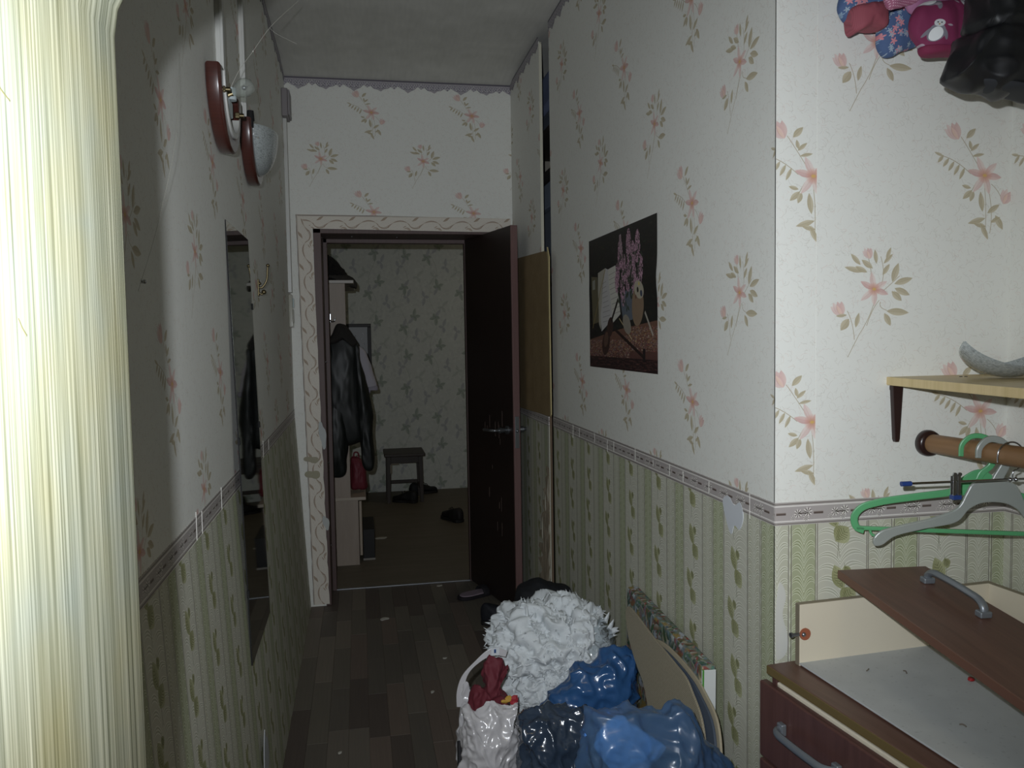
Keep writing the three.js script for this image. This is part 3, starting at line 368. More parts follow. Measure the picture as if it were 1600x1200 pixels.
{
  const t = thing('junction_box', 'grey square junction box high on the left wall above the conduit', 'junction box', [XL, 2.52, -4.22]);
  obj('box', rb(0, 0, -0.065, 0.03, 0.135, 0.065, 0.006), phys({ color: 0x8a8486, roughness: 0.6 }), t); obj('lid', rb(0.03, 0.006, -0.059, 0.038, 0.129, 0.059, 0.004), phys({ color: 0x959092, roughness: 0.6 }), t); for (const s of [-1, 1]) obj('screw', cyl(0.004, 0.004, 0.003, [0.0385, 0.067 + s * 0.05, s * 0.045], 'x', 12), steel, t);
  const k = thing('light_switch', 'small shiny switch at the lower end of the wall conduit', 'switch', [XL, 1.485, -4.22]);
  obj('housing', rb(0, 0, -0.022, 0.02, 0.165, 0.022, 0.005), phys({ color: 0xa9a79a, roughness: 0.12, clearcoat: 1 }), k); obj('rocker', rb(0.019, 0.1, -0.014, 0.026, 0.145, 0.014, 0.003), phys({ color: 0xb4c4c4, roughness: 0.1, clearcoat: 1 }), k); obj('rocker', rb(0.019, 0.02, -0.012, 0.023, 0.09, 0.012, 0.003), phys({ color: 0x9a988a, roughness: 0.15 }), k);
}
{ // tall mirror fixed flat to the leaning wall
  const t = thing('wall_mirror', 'tall narrow frameless mirror on the left wall reflecting the entrance hall', 'mirror', [-0.3095, 0.53, -2.485], Math.PI / 2);
  t.rotation.set(0, Math.PI / 2, 0); t.rotateX(-0.0235);
  obj('mirror_glass', bx(-0.22, 0, 0, 0.22, 1.212, 0.0007), std({ color: 0xaab0aa, metalness: 1, roughness: 0.03 }), t); obj('backing', rb(-0.221, -0.001, -0.003, 0.221, 1.213, 0.0005, 0.0008), blackMat, t);
  for (const [x, y] of [[-0.222, 0.62], [0.222, 0.62], [-0.222, 0.2], [0.222, 1.0]]) obj('clip', rb(x - 0.006, y - 0.01, -0.003, x + 0.006, y + 0.01, 0.0035, 0.001), blackMat, t);
}
{
  const t = thing('coat_hook', 'brass double coat hook on the left wall beside the mirror', 'hook', [XL, 1.59, -2.945]);
  obj('base_plate', [rb(0, -0.015, -0.012, 0.005, 0.045, 0.012, 0.004), ball(0.006, [0.006, 0.03, 0], 12)], brass, t); obj('upper_prong', [tube([[0.004, 0.015, 0], [0.014, 0.016, 0], [0.03, 0.04, 0], [0.034, 0.075, 0], [0.036, 0.09, 0]], 0.0035), ball(0.0065, [0.036, 0.092, 0], 14)], brass, t); obj('lower_prong', [tube([[0.004, -0.002, 0], [0.012, -0.008, 0], [0.017, -0.004, 0], [0.02, 0.006, 0]], 0.0035), ball(0.0085, [0.02, 0.0, 0], 14)], brass, t);
}
tag(obj('wall_pin', [cyl(0.0014, 0.0014, 0.006, [XL + 0.002, 1.518, -1.393], 'x', 8), ball(0.0035, [XL + 0.004, 1.518, -1.393], 12)], chrome), 'tiny shiny pin in the left wall near the gold arch', 'pin');
tag(obj('cobweb', [tube([[-0.155, 2.47, -2.64], [-0.225, 2.31, -2.44], [-0.263, 2.212, -2.35], [-0.29, 2.135, -2.27], [-0.306, 2.075, -2.22]], 0.0007, 40, 5), tube([[-0.225, 2.31, -2.44], [-0.21, 2.30, -2.45], [-0.155, 2.29, -2.5]], 0.0003, 20, 4), ball(0.0022, [-0.263, 2.212, -2.35], 8)], phys({ color: 0xdedcd2, roughness: 0.8 })), 'dusty cobweb thread stretched from the ceiling to the bare bulb', 'cobweb');
tag(obj('spider_thread', [tube([[XL + 0.002, 2.0, -1.75], [-0.315, 1.86, -1.6], [-0.305, 1.75, -1.5], [-0.322, 1.6, -1.42], [XL + 0.002, 1.5, -1.36]], 0.00022, 40, 4)], phys({ color: 0xa5a294, roughness: 0.9 })), 'thin spider thread on the shadowed left wall beside the arch', 'cobweb');

// ------------------------------------------------------------------ right corridor wall: poster, hardboard, things behind the gap
{
  const W = 1000, H = 664, [c, g] = canvas(W, H, '#141310');
  for (let i = 0; i < 1600; i++) { g.fillStyle = `rgba(${20 + rnd() * 34},${20 + rnd() * 28},${18 + rnd() * 20},.5)`; g.fillRect(rnd() * W, rnd() * H, rr(6, 40), rr(2, 10)); }
  const table = g.createLinearGradient(0, 500, 0, H); table.addColorStop(0, '#6a4a3c'); table.addColorStop(1, '#4a2c2c'); g.fillStyle = table; g.beginPath(); g.moveTo(0, 520); g.lineTo(520, 470); g.lineTo(W, 440); g.lineTo(W, H); g.lineTo(0, H); g.fill();
  for (let i = 0; i < 2600; i++) { const x = rnd() * W, y = 500 + rnd() * 110; g.fillStyle = ['rgba(196,170,110,.55)', 'rgba(150,80,76,.6)', 'rgba(196,196,190,.4)', 'rgba(120,110,120,.5)'][i % 4]; if (y > 520 - (x > 560 ? 60 : 0)) g.fillRect(x, y - (x > 640 ? 40 : 0), rr(3, 12), rr(2, 5)); }
  g.fillStyle = '#2a1616'; g.fillRect(0, 606, W, 60); for (let i = 0; i < 300; i++) { g.fillStyle = i % 2 ? '#5a3a36' : '#1c1012'; g.fillRect(rnd() * W, 608 + rnd() * 50, rr(10, 60), 2); }
  const book = (p, f) => { g.fillStyle = f; g.beginPath(); p.forEach(([x, y], i) => (i ? g.lineTo(x, y) : g.moveTo(x, y))); g.fill(); };
  book([[40, 190], [150, 200], [190, 430], [60, 440]], '#605a44'); book([[60, 215], [110, 210], [112, 260], [66, 262]], '#8a8a80'); book([[160, 180], [285, 165], [200, 470], [170, 440]], '#a5a194'); book([[285, 165], [330, 175], [400, 420], [215, 480], [200, 400]], '#b8b6b4'); book([[330, 175], [450, 165], [520, 400], [400, 440]], '#c2c0b6');
  g.strokeStyle = 'rgba(80,76,80,.6)'; for (let i = 0; i < 9; i++) { g.lineWidth = 2; g.beginPath(); g.moveTo(345 + i * 7, 205 + i * 24); g.lineTo(452 + i * 8, 195 + i * 24); g.stroke(); g.beginPath(); g.moveTo(240, 240 + i * 24); g.lineTo(300 + i * 9, 232 + i * 24); g.stroke(); }
  g.strokeStyle = '#8c7a4a'; g.lineWidth = 7; g.beginPath(); g.moveTo(285, 170); g.lineTo(60, 460); g.stroke();
  g.fillStyle = '#5c646e'; g.beginPath(); g.moveTo(540, 300); g.bezierCurveTo(500, 340, 560, 420, 560, 440); g.lineTo(690, 430); g.bezierCurveTo(720, 380, 740, 330, 690, 290); g.fill();
  for (let i = 0; i < 5200; i++) { const k = i % 11, cx = [520, 575, 640, 700, 760, 800, 480, 560, 640, 720, 770][k], cy = [120, 200, 90, 150, 110, 220, 230, 290, 230, 260, 320][k]; const r = Math.sqrt(rnd()), a = rnd() * 6.3, x = cx + Math.cos(a) * r * 34, y = cy + Math.sin(a) * r * 74; const l = 120 + rnd() * 96; g.fillStyle = `rgba(${l},${l * 0.78},${l * 0.88},.85)`; g.beginPath(); g.arc(x, y, rr(1.5, 4.5), 0, 7); g.fill(); }
  for (let i = 0; i < 300; i++) { const l = 110 + rnd() * 80; g.fillStyle = `rgba(${l},${l * 0.86},${l * 0.9},.9)`; g.beginPath(); g.arc(508 + rnd() * 26 + i * 0.04, 30 + i * 0.3, rr(2, 4), 0, 7); g.fill(); }
  for (let i = 0; i < 90; i++) leaf(g, rr(480, 830), rr(120, 390), rr(20, 46), 16, rr(0, 6), ['rgba(36,46,34,.8)', 'rgba(60,70,54,.8)']);
  g.save(); g.translate(320, 480); g.rotate(-0.75); g.fillStyle = '#3a2620'; g.beginPath(); g.ellipse(-60, 20, 74, 52, 0, 0, 7); g.ellipse(40, 10, 56, 42, 0, 0, 7); g.fill(); g.fillStyle = '#5a4236'; g.beginPath(); g.ellipse(-50, 8, 44, 30, 0, 0, 7); g.fill(); g.fillStyle = '#1c120e'; g.fillRect(70, -6, 150, 18); g.restore();
  g.strokeStyle = '#241612'; g.lineWidth = 16; g.beginPath(); g.moveTo(430, 470); g.lineTo(840, 600); g.stroke(); g.fillStyle = '#1c1214'; g.fillRect(822, 560, 30, 60); g.strokeStyle = '#b8a37a'; g.lineWidth = 6; g.beginPath(); g.moveTo(500, 420); g.lineTo(680, 520); g.stroke();
  g.fillStyle = '#8b8478'; g.beginPath(); g.ellipse(610, 450, 62, 40, 0.5, 0, 7); g.fill(); g.fillStyle = '#86705a'; g.beginPath(); g.ellipse(760, 370, 76, 92, 0.3, 0, 7); g.fill(); g.fillStyle = '#a8a08e'; g.beginPath(); g.ellipse(785, 300, 62, 40, 0.2, 0, 7); g.fill(); for (const [x, y, r, q] of [[770, 300, 12, '#2e2a24'], [812, 318, 14, '#40485a'], [740, 330, 9, '#6a4438'], [790, 275, 8, '#c2b25a']]) { g.fillStyle = q; g.beginPath(); g.arc(x, y, r, 0, 7); g.fill(); }
  g.strokeStyle = '#a39c90'; g.lineWidth = 14; g.beginPath(); g.moveTo(850, 400); g.lineTo(950, 505); g.stroke();
  const t = texture(c); t.wrapS = t.wrapT = THREE.ClampToEdgeWrapping;
  // sheet of paper, slightly buckled half way down
  const n = 20, pos = [], uv = [], idx = []; for (const s of [0, 1]) for (let j = 0; j <= n; j++) for (let i = 0; i <= 12; i++) { const u = i / 12, v = j / n; const z = (u < 0.5 ? -1 : 1) * 0.006 * Math.exp(-(((v - 0.6) / 0.1) ** 2)) * Math.abs(u - 0.5) * -2; pos.push((u - 0.5) * 0.7 + z, (v - 0.5) * 0.466, (s ? 0.0003 : 0.0006) + 0.0025 * Math.exp(-(((v - 0.6) / 0.08) ** 2))); uv.push(u, v); }
  const W1 = 13, L = (n + 1) * W1; for (let j = 0; j < n; j++) for (let i = 0; i < 12; i++) { const a = j * W1 + i; idx.push(a, a + 1, a + W1, a + 1, a + W1 + 1, a + W1, L + a, L + a + W1, L + a + 1, L + a + 1, L + a + W1, L + a + W1 + 1); }
  const pg = new THREE.BufferGeometry(); pg.setAttribute('position', new THREE.Float32BufferAttribute(pos, 3)); pg.setAttribute('uv', new THREE.Float32BufferAttribute(uv, 2)); pg.setIndex(idx); pg.computeVertexNormals();
  const m = tag(obj('poster', pg, phys({ map: t, roughness: 0.5 })), 'dark still life poster with lilacs, sheet music and a violin on papered wall', 'poster'); m.rotation.y = -Math.PI / 2; m.position.set(XR - 0.0008, 1.537, -2.578);
}
{ // sheet of hardboard nailed over the lower part of the gap
  const t = thing('hardboard_sheet', 'plain brown hardboard sheet covering the wall behind the open door', 'board', [0.826, 1.045, -3.79]);
  const hb = (() => { const q = dataTex(256, 256, (u, v) => { const k = fbm(u * 7, v * 7, 3, 4) * 14 + noise(u * 100, v * 100, 8) * 8; return [134 + k, 114 + k, 80 + k]; }); q.repeat.set(1.5, 1.5); return phys({ map: q, roughness: 0.8 }); })();
  const o = [[-0.53, 0], [0.345, 0.02], [0.336, 0.5], [0.33, 0.742], [0.24, 0.755], [-0.53, 0.79]]; const g = plate(o, 0.004, 0.0008); const m = obj('sheet', g, hb, t); m.rotation.y = -Math.PI / 2;
  const e = obj('torn_edge', plate([[0.338, 0.02], [0.353, 0.03], [0.35, 0.3], [0.345, 0.6], [0.35, 0.72], [0.318, 0.765], [0.314, 0.742], [0.33, 0.7], [0.331, 0.5]], 0.0055, 0.001), phys({ color: 0xb0a276, roughness: 0.9 }), t); e.rotation.y = -Math.PI / 2; e.position.x = -0.001;
}
{ // what shows through the gap: cloths and a tub on the shelves of a cupboard
  const part = (name, y0, y1, label, cat, hex, r = 0.03, z0 = -4.25, z1 = -3.6) => { const g = rb(0.93, y0, z0, 1.28, y1, z1, r, 4); const p = g.attributes.position; for (let i = 0; i < p.count; i++) p.setX(i, p.getX(i) + 0.012 * noise(p.getZ(i) * 22, p.getY(i) * 28, 4)); g.computeVertexNormals(); return tag(obj(name, g, phys({ color: hex, roughness: 0.7 })), label, cat); };
  for (const y of [2.195, 1.72, 2.39]) tag(obj('cupboard_shelf', rb(0.885, y - 0.02, -4.34, 1.339, y, -3.535), phys({ color: 0x3a342c, roughness: 0.7 })), y > 2.3 ? 'dark cupboard shelf behind the wall gap, the uppermost one' : y > 2 ? 'dark cupboard shelf behind the wall gap, the middle one' : 'dark cupboard shelf behind the wall gap, hidden lowest one', 'shelf');
  part('blue_bundle', 2.53, 2.71, 'blue lilac bundle seen through the upper wall gap', 'bundle', 0x8590b0); part('folded_cloth', 2.39, 2.52, 'grey folded cloth under the blue bundle in the wall gap', 'cloth', 0x68707c); part('plastic_tub', 2.05, 2.17, 'pale blue tub seen through the wall gap below the dark shelf', 'tub', 0x8e9aa8, 0.008); part('folded_cloth', 1.72, 2.045, 'grey blue patterned cloth folded below the pale tub in the gap', 'cloth', 0x767e8a);
}

// ------------------------------------------------------------------ entrance hall beyond the door
const palePanel = wood([150, 136, 122], [168, 154, 140], 0.5, { stretch: 8 });
{
  const t = thing('coat_rack_unit', 'pale wooden coat rack unit with end panel, top shelf and low cabinet', 'coat rack', [-0.43, 0, -5.1]);
  obj('end_panel', rb(0.002, 0.43, -0.018, 0.357, 1.765, 0, 0.002), palePanel, t); obj('back_panel', rb(0.002, 0.43, -0.8, 0.014, 1.765, -0.018, 0.002), palePanel, t); obj('end_panel', rb(0.002, 0.43, -0.8, 0.3, 1.765, -0.782, 0.002), palePanel, t);
  obj('top_shelf', rb(0, 1.765, -0.82, 0.41, 1.785, 0.004, 0.003), phys({ color: 0xb3aca2, roughness: 0.4 }), t);
  obj('cabinet', [rb(0.002, 0.0, -0.8, 0.402, 0.412, 0, 0.002)], palePanel, t); obj('cabinet_top', rb(0, 0.412, -0.81, 0.45, 0.432, 0.004, 0.003), phys({ color: 0xb0a494, roughness: 0.4 }), t);
  obj('cabinet_door', rb(0.406, 0.06, -0.4, 0.422, 0.405, -0.004, 0.002), phys({ color: 0xa89a88, roughness: 0.45 }), t); obj('cabinet_door', rb(0.406, 0.12, -0.79, 0.422, 0.405, -0.405, 0.002), phys({ color: 0xa89a88, roughness: 0.45 }), t);
  const hk = (x, z, y) => { const m = obj('coat_hook', [rb(x - 0.018, y - 0.02, z, x + 0.01, y + 0.035, z + 0.006, 0.003), tube([[x, y, z + 0.004], [x + 0.012, y - 0.015, z + 0.028], [x + 0.03, y - 0.012, z + 0.036], [x + 0.036, y + 0.01, z + 0.036]], 0.004)], chrome, t); return m; }; hk(0.258, 0.0005, 1.545);
}
const rel = (pts, cx, by) => pts.map(([x, y]) => [x - cx, y - by]);
const leather = phys({ color: 0x161a18, roughness: 0.5, clearcoat: 0.1, clearcoatRoughness: 0.4 });
{
  const t = thing('leather_jacket', 'dark green black leather jacket hanging on the pale coat rack', 'jacket', [-0.11, 0.56, -5.03]);
  const P = (a) => rel(a, -0.11, 0.56);
  obj('torso', pillow(P([[-0.12, 1.49], [-0.086, 1.485], [-0.02, 1.405], [-0.006, 1.29], [0.005, 1.1], [0.01, 0.93], [0.004, 0.80], [-0.05, 0.775], [-0.12, 0.77], [-0.2, 0.79], [-0.235, 0.9], [-0.235, 1.2], [-0.215, 1.37], [-0.165, 1.45]]), 0.065, 0.055, cloth(0.012, 9, 3)), leather, t);
  obj('sleeve', pillow(P([[-0.022, 1.40], [0.0, 1.385], [0.008, 1.29], [0.05, 1.1], [0.074, 0.969], [0.074, 0.787], [0.061, 0.61], [0.03, 0.61], [0.004, 0.635], [-0.006, 0.75], [-0.02, 0.9], [-0.03, 1.1]]), 0.05, 0.05, cloth(0.014, 11, 8)), leather, t).position.z = 0.012;
  obj('sleeve', pillow(P([[-0.18, 1.41], [-0.21, 1.38], [-0.25, 1.2], [-0.262, 0.98], [-0.258, 0.7], [-0.24, 0.6], [-0.177, 0.575], [-0.115, 0.59], [-0.095, 0.69], [-0.078, 0.79], [-0.1, 0.95], [-0.14, 1.2]]), 0.055, 0.05, cloth(0.014, 11, 21)), leather, t).position.z = 0.02;
  obj('collar', pillow(P([[-0.16, 1.44], [-0.125, 1.515], [-0.085, 1.512], [-0.045, 1.46], [-0.01, 1.40], [-0.03, 1.375], [-0.09, 1.415], [-0.15, 1.395], [-0.19, 1.4]]), 0.055, 0.03, cloth(0.008, 14, 2)), phys({ color: 0x2a2724, roughness: 0.95, sheen: 0.5 }), t).position.z = 0.03;
  obj('button', cyl(0.007, 0.007, 0.006, [-0.065, 0.055, 0.07], 'z', 14), chrome, t);
}
{
  const t = thing('white_coat', 'white coat sleeve showing behind the dark leather jacket', 'coat', [0.02, 1.06, -5.35]);
  const P = (a) => rel(a, 0.02, 1.06); const wm = phys({ color: 0xb6b2b8, roughness: 0.8 });
  obj('sleeve', pillow(P([[-0.06, 1.42], [0.0, 1.385], [0.031, 1.357], [0.085, 1.21], [0.111, 1.112], [0.104, 1.095], [0.032, 1.085], [-0.007, 1.17], [-0.05, 1.3]]), 0.035, 0.035, cloth(0.01, 12, 6)), wm, t); obj('cuff', pillow(P([[0.026, 1.098], [0.112, 1.115], [0.116, 1.085], [0.07, 1.08], [0.062, 1.058], [0.028, 1.06]]), 0.03, 0.03, null), phys({ color: 0x9a96a0, roughness: 0.8 }), t);
  obj('coat_body', pillow(P([[-0.2, 1.44], [-0.05, 1.43], [-0.02, 1.2], [-0.04, 0.82], [-0.24, 0.82], [-0.26, 1.2]]), 0.05, 0.05, cloth(0.01, 8, 7)), wm, t);
}
{
  const t = thing('red_bag', 'dark red bag standing on the low cabinet under the jacket', 'bag', [-0.02, 0.442, -5.3]);
  obj('body', pillow(rel([[-0.07, 0.6], [-0.06, 0.65], [-0.02, 0.645], [0.02, 0.6], [0.03, 0.5], [0.026, 0.436], [-0.02, 0.434], [-0.07, 0.436]], -0.02, 0.433), 0.06, 0.06, cloth(0.008, 20, 4)), phys({ color: 0x6c2630, roughness: 0.6 }), t); obj('handle', tube([[-0.03, 0.2, 0.01], [-0.025, 0.245, 0.012], [-0.005, 0.245, 0.012], [0.005, 0.19, 0.01]], 0.005), phys({ color: 0x6a1a26, roughness: 0.6 }), t);
}
{
  const t = thing('fur_hat', 'dark brimmed hat lying on the top shelf of the coat rack', 'hat', [-0.16, 1.794, -5.3]);
  obj('crown', pillow(rel([[-0.32, 1.8], [-0.28, 1.93], [-0.22, 1.955], [-0.16, 1.94], [-0.1, 1.88], [-0.06, 1.815], [-0.1, 1.79], [-0.28, 1.787]], -0.16, 1.786), 0.13, 0.13, (x, y, z) => 0.008 * noise(x * 60, y * 60, z * 60)), phys({ color: 0x181614, roughness: 1, sheen: 0.4 }), t);
  obj('brim', pillow(rel([[-0.36, 1.795], [-0.2, 1.835], [-0.07, 1.825], [-0.02, 1.80], [0.0, 1.77], [-0.004, 1.735], [-0.02, 1.75], [-0.03, 1.788], [-0.2, 1.788]], -0.16, 1.786), 0.12, 0.12, (x, y, z) => 0.004 * noise(x * 50, y * 50, z * 50)), phys({ color: 0x3a3733, roughness: 1 }), t);
}
{
  const t = thing('wall_frame', 'small dark framed glass on the vine papered far wall beside the coat rack', 'frame', [0.01, 1.06, -7.509]);
  const f = phys({ color: 0x1c1a18, roughness: 0.5 }); for (const [a, b, c, d] of [[-0.16, 0.47, 0.105, 0.5], [-0.16, 0.0, 0.105, 0.03], [-0.16, 0.03, -0.13, 0.47], [0.072, 0.03, 0.105, 0.47]]) obj('frame_bar', rb(a, b, 0, c, d, 0.022, 0.004), f, t);
  obj('glass_pane', bx(-0.13, 0.03, 0.004, 0.072, 0.47, 0.008), phys({ color: 0x4b4d49, roughness: 0.35 }), t); const cr = []; for (let i = 0; i < 16; i++) { const x = rr(-0.11, 0.06), y = rr(0.2, 0.45), a = rr(0, 3); cr.push(tube([[x, y, 0.0085], [x + Math.cos(a) * 0.012, y + Math.sin(a) * 0.012, 0.009], [x + Math.cos(a + 0.6) * 0.024, y + Math.sin(a + 0.6) * 0.024, 0.0085]], 0.0014, 6, 4)); } obj('engraving', cr, chrome, t);
}
{
  const t = thing('wooden_stool', 'dark square wooden stool against the vine papered far wall', 'stool', [0.365, 0, -7.12]); const m = wood([40, 32, 24], [62, 50, 38], 0.5, { stretch: 12 });
  obj('seat', rb(-0.175, 0.405, -0.19, 0.175, 0.432, 0.19, 0.006), m, t);
  for (const [sx, sz] of [[-1, 1], [1, 1], [-1, -1], [1, -1]]) { const g = rb(-0.019, 0, -0.019, 0.019, 0.405, 0.019, 0.003); const p = g.attributes.position; for (let i = 0; i < p.count; i++) { const k = p.getY(i) / 0.405; p.setX(i, p.getX(i) * (0.8 + 0.2 * k) + sx * 0.008 * (1 - k)); } const l = obj('leg', g, m, t); l.position.set(sx * 0.135, 0, sz * 0.14); }
  for (const s of [-1, 1]) { obj('apron', rb(-0.13, 0.345, s * 0.14 - 0.01, 0.13, 0.404, s * 0.14 + 0.01), m, t); obj('stretcher', rb(s * 0.137 - 0.011, 0.1, -0.13, s * 0.137 + 0.011, 0.13, 0.13), m, t); obj('apron', rb(s * 0.135 - 0.01, 0.345, -0.13, s * 0.135 + 0.01, 0.404, 0.13), m, t); }
  obj('stretcher', rb(-0.13, 0.12, -0.151, 0.13, 0.15, -0.131), m, t);
  obj('peeling_edge', [rb(-0.125, 0.335, 0.151, -0.05, 0.345, 0.1525, 0.0005), rb(-0.125, 0.26, 0.16, -0.112, 0.335, 0.1615, 0.0005)], phys({ color: 0x8c8474, roughness: 0.8 }), t);
}
function shoe(name, label, p, turn, len, hex, sole = 0x14110f) {
  const t = thing(name, label, 'shoe', p, turn); const w = len * 0.19;
  obj('sole', plate(smooth2([[-len / 2, 0], [-len * 0.44, w * 0.75], [-len * 0.1, w * 0.7], [len * 0.25, w], [len * 0.46, w * 0.55], [len / 2, 0], [len * 0.44, -w * 0.7], [len * 0.2, -w], [-len * 0.1, -w * 0.8], [-len * 0.44, -w * 0.75]], 48), 0.022, 0.004).rotateX(-Math.PI / 2).translate(0, 0.011, 0), phys({ color: sole, roughness: 0.7 }), t);
  obj('upper', pillow([[-len * 0.48, 0.016], [-len * 0.5, 0.075], [-len * 0.4, 0.105], [-len * 0.2, 0.1], [0, 0.085], [len * 0.25, 0.06], [len * 0.46, 0.045], [len * 0.49, 0.02], [0, 0.016]], w * 0.9, w * 0.9, cloth(0.006, 20, len * 50), { n: 64, rings: 12 }), phys({ color: hex, roughness: 0.7 }), t);
  obj('lace', [tube([[-len * 0.02, 0.092, -w * 0.3], [0.0, 0.1, 0], [0.01, 0.088, w * 0.3]], 0.003, 12, 5), tube([[len * 0.08, 0.082, -w * 0.3], [len * 0.1, 0.088, 0], [len * 0.12, 0.078, w * 0.3]], 0.003, 12, 5)], phys({ color: hex, roughness: 0.9 }), t); return t;
}
shoe('black_shoe', 'black shoe lying under the dark wooden stool', [0.36, 0.002, -6.98], 2.6, 0.24, 0x0f0e0d);
shoe('black_shoe', 'black shoe behind the right legs of the dark wooden stool', [0.55, 0.002, -7.34], 0.25, 0.27, 0x0f0e0d);
shoe('brown_shoe', 'dark shoe half hidden behind the door leaf in the hall', [0.68, 0.002, -6.2], 2.0, 0.27, 0x15110f);
{
  const t = thing('shoe_tray', 'dark low shoe box standing against the cabinet in the hall', 'box', [0.035, 0.002, -5.38]); const m = phys({ color: 0x131211, roughness: 0.6 });
  obj('box', rb(-0.04, 0.012, -0.19, 0.035, 0.2, 0.19, 0.004), m, t); obj('rim', rb(-0.042, 0, -0.192, 0.037, 0.014, 0.192, 0.003), phys({ color: 0x8a857c, roughness: 0.5 }), t);
}
{
  const t = thing('slipper', 'dark rimmed slipper with lilac insole on floor beside the open door', 'slipper', [0.575, 0.0, -4.31], 0.45);
  const o = smooth2([[-0.085, 0.02], [-0.05, 0.042], [0.03, 0.045], [0.1, 0.035], [0.13, 0], [0.1, -0.038], [0.02, -0.045], [-0.05, -0.042], [-0.085, -0.02]], 48);
  obj('sole', plate(o, 0.018, 0.004).rotateX(-Math.PI / 2).translate(0, 0.0095, 0), phys({ color: 0x17141a, roughness: 0.8 }), t); obj('insole', plate(o.map(([x, y]) => [x * 0.84, y * 0.82]), 0.006, 0.002).rotateX(-Math.PI / 2).translate(0, 0.021, 0), phys({ color: 0x8a7c86, roughness: 0.9 }), t);
  obj('strap', [new THREE.TorusGeometry(0.043, 0.007, 8, 30, Math.PI).rotateY(Math.PI / 2).scale(3.2, 0.8, 1).translate(0.07, 0.015, 0)], phys({ color: 0x17141a, roughness: 0.8 }), t);
}
shoe('dark_shoe', 'dark blue shoe lying on the floor at the foot of the open door', [0.655, 0.0, -3.86], -0.35, 0.2, 0x11141c);
{
  const t = thing('backpack', 'black soft bag behind the white stuffing near the open door', 'bag', [0.735, 0, -3.25]); const m = phys({ color: 0x0f1116, roughness: 0.8 });
  obj('body', pillow(rel([[0.615, 0.3], [0.624, 0.37], [0.66, 0.392], [0.7, 0.404], [0.735, 0.395], [0.771, 0.386], [0.835, 0.372], [0.85, 0.33], [0.846, 0.05], [0.83, 0.006], [0.63, 0.006], [0.61, 0.06]], 0.735, 0), 0.1, 0.1, cloth(0.014, 12, 5)), m, t);
  obj('strap', tube([[-0.115, 0.33, 0.05], [-0.14, 0.25, 0.07], [-0.135, 0.16, 0.075], [-0.11, 0.08, 0.06]], 0.009), m, t); obj('buckle', rb(-0.148, 0.21, 0.07, -0.128, 0.235, 0.082, 0.003), chrome, t);
}

